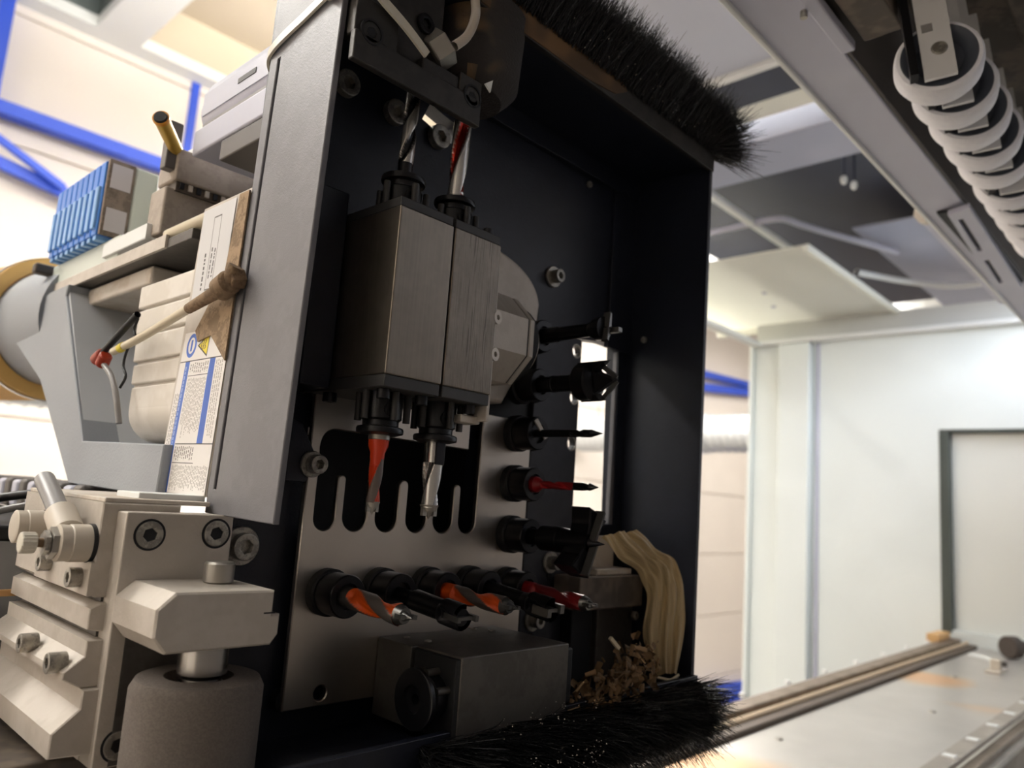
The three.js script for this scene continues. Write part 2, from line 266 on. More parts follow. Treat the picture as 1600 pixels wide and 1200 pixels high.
{ const t = thing('cabin_roof', 'dark grey blue cabin roof behind the white and grey cross bars', 'roof', [1400, 905, -300]);
  part(t, 'roof_sheet', bx(1170, 2700, 900, 906, -900, 640, 2), M.roofDark);
  part(t, 'roof_sheet', bx(-420, 760, 800, 806, -500, 640, 2), M.roofPale, 'pale blue grey roof sheet');  // sheet lengthened out of view to keep hall light off the interior
  part(t, 'roof_sheet', bx(1640, 2700, 820, 826, -372, 640, 2), M.roofGrey, 'mid grey roof sheet');
  part(t, 'roof_strip', bx(762, 885, 806, 812, -700, 420, 2), M.roofDark); }
part(thing('cross_beam', 'wide light grey beam crossing the dark cabin roof', 'beam', [1100, 800, -300]), 'beam_box', bx(1015, 1175, 800, 880, -900, 420, 4), M.roofGrey);
part(thing('cross_beam', 'narrow bright cream beam beside the wide grey roof beam', 'beam', [930, 800, -300]), 'beam_box', bx(905, 985, 830, 860, -900, 420, 4), M.creamSheet);
part(thing('roof_bar', 'thin white bar crossing the dark roof lengthwise', 'bar', [1400, 800, -540]), 'bar_tube', bx(900, 1720, 792, 806, -552, -532, 3), M.white);
part(thing('roof_bar', 'thin white edge bar in front of the pale blue roof sheet', 'bar', [765, 795, -240]), 'bar_tube', bx(756, 772, 790, 806, -700, 420, 3), M.white);
part(thing('roof_pipe', 'thin grey pipe bent at an angle under the dark roof', 'pipe', [1414, 800, -474]), 'pipe_run', merge([tube([[1440, 800, -1100], [1420, 800, -620], [1416, 800, -490], [1430, 800, -465], [1500, 800, -442], [1820, 800, -315]], 9, 60, 8)]), M.lightGrey);
part(thing('roof_bar', 'pale bar with rounded corners right of the cream roof panel', 'bar', [2000, 760, -300]), 'bar_tube', tube([[1700, 720, -380], [1980, 760, -330], [2150, 780, -250], [2200, 790, -60]], 9, 40, 8), M.white);
for (const [x, z, l] of [[1300, -270, 'small white knob hanging under the wide grey roof beam'], [1340, -262, 'second small white knob right beside the first under the dark roof']])
  { const t = thing('round_fixture', l, 'knob', [x, 820, z]); part(t, 'knob_body', lathe([[0, 0], [5, 0], [7, 4], [7, 12], [4, 18], [0, 20]], [x, 816, z], [0, -1, 0], 20), M.white); part(t, 'stem', cyl([x, 815, z], [x, 901, z], 2.5, 2.5, 12), M.roofDark); }

structMesh('wall_added_front', bx(-1300, 2100, -2400, 820, 640, 660), std({ color: C('#625e5b'), roughness: 0.6 }));  // unseen wall added to keep light out of the hood
{ const x = 1200, y = 770, z = 380, t = thing('added_cabin_lamp', 'added flat white cabin lamp under the roof above the conveyor, outside the picture', 'light', [x, y, z]);  // unseen lamp added to brighten the cabin end wall and table
  part(t, 'housing', bx(x - 820, x + 820, y - 20, y + 20, z - 220, z + 220, 4), M.white); part(t, 'diffuser', bx(x - 800, x + 800, y - 24, y - 20, z - 200, z + 200, 1), std({ color: C('#ffffff'), emissive: C('#ffffff'), emissiveIntensity: 2 }));
  const L = new THREE.RectAreaLight(0xe8f0ff, ADDED_CABIN_LAMP, 1.6, 0.4); L.name = 'added_cabin_light'; L.position.set(x * MM, (y - 28) * MM, z * MM); L.lookAt(x * MM, -10, z * MM + 0.0001); scene.add(L); }

// ------------------------------------------------------------------ conveyor table
{ const t = thing('conveyor_table', 'flat metal conveyor table with painted sawdust toned reflections at lower right', 'table', [1300, -250, -100]);
  part(t, 'table_top', bx(250, 2056, -268, -250, -186, 22, 2), M.tableMetal);
  part(t, 'edge_strip', bx(250, 2056, -252, -244, 22, 46, 1), M.railGrey); part(t, 'side_face', bx(250, 2056, -420, -254, 46, 62, 2), M.railBrown); part(t, 'side_lip', bx(250, 2056, -272, -264, 60, 70, 1), M.railGrey);
  for (let x = 840; x < 2040; x += 124) part(t, 'edge_notch', bx(x, x + 14, -244, -242, 26, 42, 0.5), M.white);
  for (const [x, z] of [[735, -150], [1130, -60], [1520, -120], [1800, -40]]) part(t, 'table_screw', cyl([x, -250, z], [x, -248, z], 6, 5, 14), M.steelDull); }
{ const t = thing('guide_rail', 'brown grey double guide rail along the back of the conveyor table', 'rail', [1300, -250, -210]);
  part(t, 'rail_foot', bx(250, 2040, -268, -243, -212, -188, 2), std({ color: C('#54463a'), roughness: 0.5, metalness: 0.3 })); part(t, 'rail_lip', lathe([[0, 0], [4.5, 0], [4.5, 1790], [0, 1790]], [250, -241, -212], [1, 0, 0], 16), std({ color: C('#d6bd9c'), roughness: 0.35, metalness: 0.3 }));
  part(t, 'rail_body', bx(250, 2040, -262, -234, -258, -226, 3), M.railBrown);
  for (let x = 520; x < 2000; x += 170) part(t, 'rail_bolt', cyl([x, -236, -266], [x, -230, -266], 6, 5, 12), M.white); }
part(thing('wooden_stop', 'small wooden block on the far end of the guide rail', 'block', [2000, -236, -240]), 'block_body', bx(1930, 2040, -240, -218, -282, -252, 2), M.wood);
{ const t = thing('roller_knob', 'dark round roller at the far end of the conveyor table', 'roller', [1950, -225, -60]); part(t, 'roller_body', cyl([1930, -222, -100], [1958, -222, -86], 27, 27, 28, 3), std({ color: C('#4b423b'), roughness: 0.7 })); part(t, 'roller_shaft', cyl([1958, -222, -86], [2040, -222, -46], 16, 16, 18), M.blackOx); }
{ const t = thing('table_clip', 'cream bracket clip lying on the conveyor table', 'clip', [1690, -250, -70]); part(t, 'clip_foot', bx(1650, 1730, -250, -244, -92, -62, 1.5), M.beigePlastic); part(t, 'clip_post', bx(1676, 1700, -244, -222, -86, -66, 2), M.beigePlastic); part(t, 'clip_pin', cyl([1688, -230, -66], [1688, -230, -56], 6, 6, 14), M.coverDark); }
part(thing('white_cable', 'short white cable end lying on the conveyor table', 'cable', [1850, -247, -120]), 'cable_run', tube([[1880, -247, -172], [1860, -246, -140], [1840, -247, -110], [1830, -246, -90]], 4, 24, 8), M.white);

// ------------------------------------------------------------------ press roller beam over the conveyor
{ const t = thing('press_beam', 'long light grey beam carrying the press rollers', 'beam', [500, 400, 110]);
  part(t, 'bottom_flange', bx(-420, 1900, 400, 406, 89, 131, 1.5), M.lightGrey); part(t, 'front_flange', bx(-420, 1900, 404, 500, 89, 93, 1), M.lightGrey);
  part(t, 'inner_web', bx(-420, 1900, 402, 600, 128, 134, 1), M.coverDark); part(t, 'cable_cover', bx(-420, 1900, 520, 526, 130, 420, 1), M.machineBrown);
  part(t, 'edge_trim', bx(-420, 1900, 397, 401, 88, 92, 1), M.white); }
{ const t = thing('slotted_plate', 'grey plate with two long slots beside the row of wheels', 'plate', [690, 392, 118]);
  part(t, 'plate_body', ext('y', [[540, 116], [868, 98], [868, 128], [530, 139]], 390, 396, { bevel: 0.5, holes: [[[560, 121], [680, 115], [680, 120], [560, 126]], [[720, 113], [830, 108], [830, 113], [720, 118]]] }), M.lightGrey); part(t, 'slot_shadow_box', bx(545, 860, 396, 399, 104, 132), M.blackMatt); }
{ const t = thing('beam_bracket', 'small folded grey bracket under the press beam near the top edge', 'bracket', [140, 398, 150]);
  part(t, 'bracket_plate', bx(60, 182, 392, 400, 133, 143, 1.5), M.lightGrey); part(t, 'bracket_side', bx(96, 182, 396, 440, 149, 176, 2), M.machineBrown); part(t, 'bracket_bolt', cyl([118, 393, 131], [118, 388, 131], 2.4, 2.4, 14), M.zinc); }
{ const t = thing('side_tube', 'thin grey tube with a white round end beside the press beam', 'tube', [600, 420, 70]);
  part(t, 'tube_body', beam([650, 440, 66], [1100, 440, 66], 16, 16), M.lightGrey); part(t, 'end_cap', lathe([[0, 0], [11, 0], [13, 3], [13, 16], [0, 18]], [660, 440, 66], [-1, 0, 0], 20), M.beigePlastic); }
{ const t = thing('overhead_gantry', 'brown grey machine frame with clamps above the wheels in the upper right corner', 'frame', [400, 420, 300]);
  part(t, 'frame_plate', bx(-100, 1500, 470, 480, 215, 420, 3), M.machineBrown);
  const k = [[300, 250], [330, 290], [395, 262], [420, 310], [505, 270], [560, 300]];
  for (const [x, z] of k) { part(t, 'clamp_block', bx(x, x + 34, 440, 470, z, z + 26, 3), M.steelDull); part(t, 'clamp_screw', cyl([x + 17, 440, z + 13], [x + 17, 430, z + 13], 7, 7, 16, 1), M.steel); }
  part(t, 'clamp_opening', bx(366, 392, 455, 470, 250, 276, 2), M.blackMatt); part(t, 'brass_nut', cyl([300, 466, 300], [300, 452, 300], 10, 10, 6), std({ color: C('#b89a2e'), metalness: 0.6, roughness: 0.4 })); }
// wheels on swing arms
const WAX = new V3(0.934, -0.067, -0.279).normalize();                       // wheel axle, pointing away along the feed
function makeWheel(label) {
  const p = [171, 362, 200], t = thing('press_wheel', label, 'wheel', p, 'press wheels in a row on the beam'), ax = WAX.toArray();
  const at = s => [p[0] + WAX.x * s, p[1] + WAX.y * s, p[2] + WAX.z * s];
  part(t, 'tyre', lathe([[21, 1.5], [23.4, 0.6], [25.4, 1.4], [26.8, 4], [27.2, 7], [27.2, 16], [25.5, 20], [21, 21], [21, 1.5]], at(0), ax, 56), M.tyre);
  const h = part(t, 'hub', lathe([[0, 3], [8, 3], [10, 6], [15, 6.5], [17.5, 2.8], [20.5, 1], [22.6, 0.4], [23.6, 1], [21.5, 20], [0, 20]], at(0), ax, 48), M.wheelHub);
  part(h, 'axle_bolt', lathe([[0, -8], [4, -8], [5, -7], [5, -3], [3, -3], [3, 6], [0, 6]], at(0), ax, 20), M.zinc);
  return { t, at };
}
const wheel0 = makeWheel('nearest pale press wheel held by a grey swing arm at upper right');
{ // arm: an angle profile in front of the hub, leaning back over the wheel
  const { t, at } = wheel0, dir = new V3(0.034, 0.992, -0.127); dir.addScaledVector(WAX, -dir.dot(WAX)).normalize(); const side = new V3().crossVectors(WAX, dir).normalize();
  const b = at(-4), A = s => [b[0] + dir.x * s[0] + side.x * s[1] + WAX.x * s[2], b[1] + dir.y * s[0] + side.y * s[1] + WAX.y * s[2], b[2] + dir.z * s[0] + side.z * s[1] + WAX.z * s[2]];
  const bar = (l0, l1, s0, s1, w0, w1) => new THREE.BoxGeometry(s1 - s0, w1 - w0, l1 - l0).applyMatrix4(new THREE.Matrix4().makeBasis(side, WAX.clone(), dir)).translate(...A([(l0 + l1) / 2, (s0 + s1) / 2, (w0 + w1) / 2]));
  const arm = part(t, 'swing_arm', merge([bar(-21, 100, -11, 8, -3, 0)]), M.armGrey);
  part(arm, 'arm_slot', bar(14, 20, -8.5, -2, -3.4, -2), M.greyPlastic);
  part(t, 'side_flange', bar(-17, 100, -19, -14, -6, 4), M.blackOx);
}
const wheelLabels = ['second', 'third', 'fourth', 'fifth', 'sixth', 'seventh', 'eighth', 'ninth', 'tenth'];
wheelLabels.forEach((w, i) => { const c = wheel0.t.clone(); c.name = numbered('press_wheel'); c.userData = { ...wheel0.t.userData, label: `${w} pale press wheel counted down the row from the swing arm` }; c.position.x += (i + 1) * 42 * MM + (i > 3 ? 0.012 : 0); scene.add(c); });

// ------------------------------------------------------------------ the drilling head: hood
const hood = thing('drilling_hood', 'black steel hood with a grey side wall around the drilling tools', 'hood', [-20, -60, 0]);
part(hood, 'side_wall', ext('x', [[-19, 35], [42.5, 34], [53, 330], [-8, 330]], -185, -182, { bevel: 0.4, holes: [[[-13.2, 46], [-10.6, 46], [-0.6, 256], [-3.2, 256]]] }), M.greyPaint, 'textured grey side wall with a narrow slot');
part(hood, 'back_panel', ext('z', [[-181, -75], [134, -75], [134, 320], [-181, 320]], -20, -9, { holes: [[[54, 37], [122, 38], [118, 172], [100, 172], [54, 166]].reverse(), [[-89, 268], [-66, 262], [-60, 264], [-62, 275], [-84, 280]].reverse(), [[-142, 25], [-142, 80], [-22, 86], [-22, 25]].reverse()] }), M.darkPaint);
part(hood, 'pocket', merge([bx(-150, -15, 20, 100, -64, -60), bx(-150, -146, 20, 100, -60, -20), bx(-16, -12, 20, 100, -60, -20), bx(-150, -15, 16, 20, -60, -20), bx(-150, -15, 100, 104, -60, -20)]), M.blackMatt);
part(hood, 'side_wall', ext('x', [[-20, -73], [55, -73], [57, 318], [-20, 318]], 130, 134, { bevel: 0.4 }), M.darkPaint);
part(hood, 'side_flange', bx(118, 130, 38, 168, -14, -10, 0.8), M.greyPaint, 'light grey flange edge beside the opening');
part(hood, 'roof_plate', bx(-181, 134, 305, 309, -20, 57, 0.5), M.darkPaint);
part(hood, 'front_lip', ext('z', [[-181, 302], [134, 302], [134, 317], [-181, 325]], 54, 58, { bevel: 0.4 }), M.barDark);
part(hood, 'dust_film', ext('z', [[-110, 302.6], [-20, 302.6], [8, 306], [20, 313], [14, 319], [-110, 322.4]], 58, 58.5), M.dustyPaint, 'brown sawdust film on the front lip');
part(hood, 'inner_step', bx(-181, 134, 290, 305, -12, -4, 0.5), M.darkPaint);
part(hood, 'floor_plate', bx(-181, 134, -72, -68, -20, 57, 0.5), M.darkPaint);
part(hood, 'front_lip', bx(-185, 134, -72, -57, 54, 58, 0.5), M.darkPaint);
part(hood, 'corner_post', bx(100, 131, 168, 305, -10, -6, 0.5), M.darkPaint);
function hoodScrew(x, y, r, h, w, z = -9) { const s = part(hood, 'cap_screw', capScrew([x, y, z + (w ? 2 : 0)], [0, 0, 1], r, h), M.zinc); if (w) part(s, 'washer', washer([x, y, z], [0, 0, 1], w, r * 0.6, 2), M.zinc); }
hoodScrew(36, 205, 4.6, 6, 7.5); hoodScrew(-171, 21, 6.2, 5, 9); hoodScrew(-145, 61, 4.6, 6, 6.4, 2);
for (const [x, y] of [[-110, 262], [-77, 261], [-143, 264]]) part(hood, 'ring_screw', capScrew([x, y, -9], [0, 0, 1], 7.2, 5, 0.5), M.zinc);
part(hood, 'screw_bracket', ext('z', [[-158, 52], [-147, 52], [-142, 60], [-143, 66], [-152, 80], [-158, 82]], -9, 2, { bevel: 0.5 }), M.darkPaint);
for (const [x, y] of [[70, 285], [108, 256], [108, 238]]) part(hood, 'small_screw', capScrew([x, y, -9], [0, 0, 1], 2.4, 2), M.zinc);
part(hood, 'small_screw', capScrew([130, 178, 6], [-1, 0, 0], 2.4, 2), M.zinc);

// ------------------------------------------------------------------ silver faceplate with a comb-shaped opening, dark tool strip
const plate = thing('drilling_faceplate', 'matt silver faceplate with a comb shaped opening behind the drills', 'plate', [-60, -50, 0]);
{ const h = new THREE.Path(); h.isPath = true; // comb opening
  const slots = [[-133, 6], [-115, 7.4], [-95, 7.2], [-74.5, 7.2], [-55, 7.2], [-36, 6.8]].map(([c, r]) => [c - r, c + r, r]);
  h.moveTo(-139.5, 70); h.quadraticCurveTo(-139, 79.5, -130, 79.5); h.lineTo(-39, 78); h.lineTo(-39, 100); h.lineTo(-28.6, 100);
  for (let i = 5; i >= 0; i--) { const [a, b, r] = slots[i]; h.lineTo(b, 30 + r); h.absarc((a + b) / 2, 29.5 + r, r, 0, -PI, true); if (i > 0) { const pb = slots[i - 1][1], w = (a - pb) / 2; h.lineTo(a, 57 - w); h.absarc(a - w, 57 - w, w, 0, PI, false); } else h.lineTo(a, 60); }
  h.lineTo(-139.5, 70);
  const s = new THREE.Shape([[-145, 101], [-145, -54], [15, -54], [15, 101]].map(p => new THREE.Vector2(...p))); s.holes.push(h); s.isShape = true;
  s.holes.push(circlePath(-125, -48, 3.6));
  part(plate, 'plate_body', ext('z', s, -3.4, 0, { bevel: 0.5, curve: 14 }), M.face);
  part(plate, 'rear_plate', bx(-150, -22, 96, 101, -9, -1), M.face); for (const [x, y] of [[-142, -50], [-142, 98], [8, -50], [8, 98]]) part(plate, 'spacer', cyl([x, y, -9], [x, y, -3], 5, 5, 16), M.blackMatt); }
const strip = thing('tool_strip', 'dark grey strip plate with bright screws right of the tool column', 'plate', [44, 0, -4]);
part(strip, 'strip_body', ext('z', [[20, -66], [67, -66], [67, 166], [20, 166]], -9, -4, { bevel: 0.4, holes: [circlePath(61, 157, 4.4), circlePath(61, 124, 4.2), circlePath(61, 92, 4.2)] }), std({ map: tint('#33343a', '#393a40', nMid, 0.1), roughness: 0.45, metalness: 0.2 }));
for (const y of [157, 124, 92]) part(strip, 'hole_collar', lathe([[4.4, -5], [4.4, 0.3], [5.2, 0.3], [5.2, 0], [4.9, -5], [4.4, -5]], [61, y, -4], [0, 0, 1], 28), M.steelDull);
for (const [x, y] of [[46, 12], [31.5, -24]]) { const s = part(strip, 'cap_screw', capScrew([x, y, -2.5], [0, 0, 1], 4.4, 6.5), M.zinc); part(s, 'washer', washer([x, y, -4], [0, 0, 1], 7.2, 3, 1.5), M.zinc); }
for (const [x, y] of [[36, 203 - 9], [46, 3], [31, -34], [-142, 52]]) if (y < 100) part(strip, 'screw_slot', cyl([x, y, -4.2], [x, y, -3.7], 2.4, 2.4, 16), M.blackMatt);

// ------------------------------------------------------------------ spindle noses on the faceplate and their tools
const YC = [-1, 30, 61, 92, 122, 153], XR = [-32, -64, -96, -128];
function makeNose(label) {
  const t = thing('spindle_nose', label, 'spindle', [0, 0, 0], 'spindle noses on the faceplate');
  part(t, 'flange', lathe([[0, -1], [11.4, -1], [11.4, 5], [10.6, 6], [0, 6]], [0, 0, 0], [0, 0, 1], 40), M.blackMatt);
  part(t, 'barrel', lathe([[0, 6], [9.9, 6], [10.2, 7], [10.2, 18.5], [9.6, 19.3], [6.2, 19.3], [6.2, 17], [0, 17]], [0, 0, 0], [0, 0, 1], 40), M.blackOx);
  part(t, 'set_screw', lathe([[1.4, 0], [2.8, 0], [2.8, 0.4], [1.2, 0.4], [1.2, -1], [0, -1]], [4, -9.5, 13], [0.4, -1, 0], 14), M.blackMatt);
  return t;
}
const nose0 = makeNose('black spindle nose at the inner corner of the L, holding the dark red drill');
nose0.position.y = YC[0] * MM;
const putNose = (x, y, label) => { const c = nose0.clone(); c.name = numbered('spindle_nose'); c.userData = { ...nose0.userData, label }; c.position.set(x * MM, y * MM, 0); scene.add(c); };
putNose(0, YC[1], 'black spindle nose holding the big winged cutter');
putNose(0, YC[2], 'black spindle nose holding the thin red drill');
putNose(0, YC[3], 'black spindle nose holding the thin black drill with the pale clip');
putNose(0, YC[4], 'black spindle nose holding the wide hinge cutter beside the open window');
putNose(0, YC[5], 'topmost black spindle nose, holding the small winged cutter');
putNose(-32, 0, 'black spindle nose holding the short black bit, next to the corner nose');
putNose(-64, 0, 'black spindle nose holding the long orange drill in the middle of the bottom row');
putNose(-96, 0, 'black spindle nose holding the dark bit between the two orange drills');
putNose(-128, 0, 'leftmost black spindle nose of the bottom row, holding the thick orange drill');

// twisted two-flute body along +z; the flutes carry colour a, the lands colour b
function helix(R, L, turns, depth, ca, cb, { taper = 1, na = 44, nz = 60, phase = 0, land = 0.15 } = {}) {
  const pos = [], col = [], idx = [], A = C(ca), B = C(cb);
  for (let j = 0; j <= nz; j++) for (let i = 0; i <= na; i++) {
    const z = j / nz, f = i / na * 2 * PI, u = Math.cos(2 * (f - turns * 2 * PI * z) + phase), k = sst(land, 0.75, u), r = R * mix(1, taper, z) * (1 - depth * k * sst(0, 0.08, z));
    pos.push(r * Math.cos(f), r * Math.sin(f), z * L); const c = k > 0.12 ? A : B; col.push(c.r, c.g, c.b);
  }
  for (let j = 0; j < nz; j++) for (let i = 0; i < na; i++) { const a = j * (na + 1) + i, b = a + na + 1; idx.push(a, a + 1, b, b, a + 1, b + 1); }
  const g = new THREE.BufferGeometry(); g.setAttribute('position', new THREE.Float32BufferAttribute(pos, 3)); g.setAttribute('color', new THREE.Float32BufferAttribute(col, 3)); g.setIndex(idx); g.computeVertexNormals();
  g.setAttribute('uv', new THREE.Float32BufferAttribute(new Float32Array(pos.length / 3 * 2), 2)); return g;
}
const coat = (metal = 0, rough = 0.4) => std({ vertexColors: true, metalness: metal, roughness: rough });
const coatPaint = coat(0.15, 0.38), coatSteel = coat(0.85, 0.25);
function spurTip(R, len) {                              // brad point with two spurs, from z = 0
  return merge([cyl([0, 0, -0.5], [0, 0, len * 0.4], R * 1.1, R * 0.8, 20), cyl([0, 0, len * 0.4], [0, 0, len], R * 0.55, 0.1, 14),
    ...[0, 1].map(k => ext('z', [[R * 0.45, -R * 0.25], [R * 1.08, -R * 0.3], [R * 1.1, R * 0.15], [R * 0.6, R * 0.2]], len * 0.2, len * 0.75).rotateZ(k * PI))]);
}
const drill = (name, label, p, group) => thing(name, label, 'drill bit', p, group);
function place(list, p, d = [0, 0, 1]) { const g = Array.isArray(list) ? merge(list) : list; return orient(g, p, d); }
// bottom row
{ const p = [-128, 0, 19], d = [-0.02, -0.05, 1], t = drill('drill_bit', 'thick orange spiral drill in the leftmost spindle of the bottom row', p);
  part(t, 'shank', place(cyl([0, 0, -4], [0, 0, 5], 4.9, 4.9, 24, 0.4), p, d), M.capGrey); part(t, 'spiral_body', place(helix(5, 36, 0.55, 0.42, '#c84c0c', '#4c4642', { phase: 2.2, land: -0.35 }).translate(0, 0, 5), p, d), coatPaint);
  part(t, 'cutting_tip', place(merge([spurTip(4.2, 8)]).translate(0, 0, 41), p, d), M.carbide); }
{ const p = [-96, 0, 19], d = [0, -0.1, 1], t = drill('drill_bit', 'dark stubby drill bit with a silver edge between the two orange drills', p);
  part(t, 'shank', place([cyl([0, 0, -4], [0, 0, 8], 3.4, 3.4, 22), cyl([0, 0, 8], [0, 0, 12], 3.4, 5.2, 22), cyl([0, 0, 12], [0, 0, 34], 5.2, 5, 24)], p, d), M.toolBlack);
  part(t, 'cutter_head', place([helix(6.2, 12, 0.1, 0.5, '#1c1c1f', '#3a3a3c', {}).translate(0, 0, 34), cyl([0, 0, 45], [0, 0, 46], 4, 4, 14)], p, d), M.toolBlack);
  part(t, 'carbide_edge', place([bx(-6.4, 6.4, -0.8, 0.8, 42, 48), bx(4.6, 6.6, -1.2, 1.4, 40, 50), bx(-6.6, -4.6, -1.2, 1.4, 40, 50)], p, d), M.carbide); }
{ const p = [-64, 0, 19], d = [0, -0.03, 1], t = drill('drill_bit', 'long orange spiral drill in the middle of the bottom row', p);
  part(t, 'shank', place(cyl([0, 0, -4], [0, 0, 6], 4.6, 4.6, 24), p, d), M.orange); part(t, 'spiral_body', place(helix(4.5, 38, 0.62, 0.42, '#c6480c', '#4c4642', { phase: 0.8, land: -0.35 }).translate(0, 0, 5), p, d), coatPaint);
  part(t, 'cutting_tip', place(spurTip(3.9, 9).translate(0, 0, 42), p, d), M.capGrey); }
{ const p = [-32, 0, 19], d = [0, -0.1, 1], t = drill('drill_bit', 'short black drill bit with a bright square edge left of the dark red drill', p);
  part(t, 'shank', place([cyl([0, 0, -4], [0, 0, 26], 4.8, 4.6, 24), cyl([0, 0, 26], [0, 0, 32], 4.6, 5.6, 24)], p, d), M.toolBlack); part(t, 'cutter_head', place([helix(6.3, 14, 0.1, 0.5, '#222225', '#3a3a3c').translate(0, 0, 32)], p, d), M.toolBlack);
  part(t, 'carbide_edge', place([bx(-6.4, 6.4, -1, 1, 40, 47), bx(3.5, 6.6, -1.4, 3, 38, 49), bx(-6.6, -3.5, -3, 1.4, 38, 49)], p, d), M.carbide); }
{ const p = [0, -1, 19], d = [0, -0.05, 1], t = drill('drill_bit', 'dark red spiral drill at the right end of the bottom row', p);
  part(t, 'shank', place(cyl([0, 0, -4], [0, 0, 5], 4.8, 4.8, 24), p, d), M.red); part(t, 'spiral_body', place(helix(4.4, 37, 0.6, 0.36, '#851218', '#6a0f13', { phase: 1.2 }).translate(0, 0, 5), p, d), coatPaint);
  part(t, 'cutting_tip', place(spurTip(4, 9).translate(0, 0, 42), p, d), M.carbide); }
// column
{ const p = [0, 30, 19], t = drill('winged_cutter', 'big black winged boring cutter at the lower end of the tool column', p);
  part(t, 'shank', place([cyl([0, 0, -4], [0, 0, 8], 4.8, 4.8, 24), cyl([0, 0, 7], [0, 0, 9], 5.2, 5.2, 24), cyl([0, 0, 9], [0, 0, 24], 7.4, 7.4, 28, 0.6)], p), M.toolBlack);
  const S = a => [[0, 3], [9, 5], [17.5, 9], [18.2, 0], [17.5, -9], [9, -5], [0, -3]].map(([x, y]) => [x * Math.cos(a) - y * Math.sin(a), x * Math.sin(a) + y * Math.cos(a)]);
  const a0 = 1.15; part(t, 'cutter_head', place([cyl([0, 0, 22], [0, 0, 44], 7.4, 5, 28), ...[0, PI].map(a => ext('z', S(a0 + a), 30, 44, { bevel: 0.8 })), cyl([0, 0, 43], [0, 0, 54], 3, 0.2, 14)], p), M.toolBlack);
  for (const a of [0, PI]) part(t, 'carbide_blade', place(ext('z', [[0.5, 0.5], [18.2, 0.5], [18.8, 2], [0.5, 2]].map(([x, y]) => [x * Math.cos(a0 + a) - y * Math.sin(a0 + a), x * Math.sin(a0 + a) + y * Math.cos(a0 + a)]), 42, 49, { bevel: 0.3 }), p), M.capGrey); }
{ const p = [0, 61, 19], d = [0, 0, 1], t = drill('drill_bit', 'thin red drill with a black point in the tool column', p);
  part(t, 'shank', place([cyl([0, 0, -4], [0, 0, 2], 4.8, 4.8, 24), cyl([0, 0, 2], [0, 0, 6], 4.6, 2.4, 24)], p, d), M.red); part(t, 'spiral_body', place(helix(2.3, 26, 0.7, 0.4, '#a3141a', '#8a1418').translate(0, 0, 5), p, d), coatPaint);
  part(t, 'drill_point', place([helix(2.3, 12, 0.3, 0.35, '#141416', '#242427').translate(0, 0, 30), cyl([0, 0, 41.8], [0, 0, 48], 2.2, 0.1, 18)], p, d), M.toolBlack); }
{ const p = [0, 92, 19], d = [0, -0.01, 1], t = drill('drill_bit', 'thin black drill with a pale metal clip at its root', p);
  part(t, 'shank', place(cyl([0, 0, -4], [0, 0, 26], 2.4, 2.3, 20), p, d), M.toolBlack); part(t, 'spiral_body', place([helix(2.3, 16, 0.6, 0.4, '#141416', '#242427').translate(0, 0, 25), cyl([0, 0, 41], [0, 0, 49], 2.2, 0.1, 18)], p, d), M.toolBlack);
  part(t, 'clip', beam([-4, 100, 20], [2, 89, 24], 3, 1, [0, 0, 1]), M.alu, 'pale metal clip'); }
{ const p = [0, 122, 19], t = drill('hinge_cutter', 'wide black hinge cutter with V shaped carbide edges in front of the open window', p);
  part(t, 'shank', place([cyl([0, 0, -4], [0, 0, 10], 4.8, 4.8, 24), lathe([[4.8, 9], [5.3, 9.5], [5.3, 11], [4.8, 11.5]], [0, 0, 0], [0, 0, 1]), cyl([0, 0, 10], [0, 0, 34], 5, 5, 24)], p), M.toolBlack);
  const h = [[-11.5, 32], [11.5, 32], [11.5, 52], [5.5, 44], [0, 56], [-7, 42], [-11.5, 46]];
  part(t, 'cutter_head', place([lathe([[0, 31], [10.8, 31], [11.3, 32], [11.3, 40], [9, 42], [0, 44]], [0, 0, 0], [0, 0, 1], 32), ext('x', h.map(([a, b]) => [b, a]), -3.4, 3.4, { bevel: 0.4 }).rotateZ(0.25)], p), M.toolBlack);
  part(t, 'carbide_edge', place([beam([2.6, 10.6, 43], [3.6, 1, 54.5], 1.6, 2.6).rotateZ(0.25), beam([2.6, -10.4, 44], [3.6, -1, 54.5], 1.6, 2.6).rotateZ(0.25)], p), M.capGrey); }
{ const p = [0, 153, 19], t = drill('winged_cutter', 'small black winged cutter at the top of the tool column', p);
  part(t, 'shank', place([cyl([0, 0, -4], [0, 0, 13], 4.8, 4.8, 24), cyl([0, 0, 13], [0, 0, 38], 4.3, 4.1, 24)], p), M.toolBlack);
  part(t, 'cutter_head', place([lathe([[0, 36], [4.2, 36], [6.8, 41], [7, 46], [0, 47]], [0, 0, 0], [0, 0, 1], 28), cyl([0, 0, 46], [0, 0, 52], 1.6, 0.2, 10)], p), M.toolBlack);
  part(t, 'carbide_wing', place([ext('z', [[-1, 0], [1.6, 0], [1.8, 8.6], [0.2, 9.6]], 45, 50, { bevel: 0.2 }), ext('z', [[-1.6, 0], [1, 0], [-0.2, -8], [-1.8, -7]], 45, 50, { bevel: 0.2 }), bx(3, 7, -2, 1, 46, 54, 0.4)], p), M.carbide); }

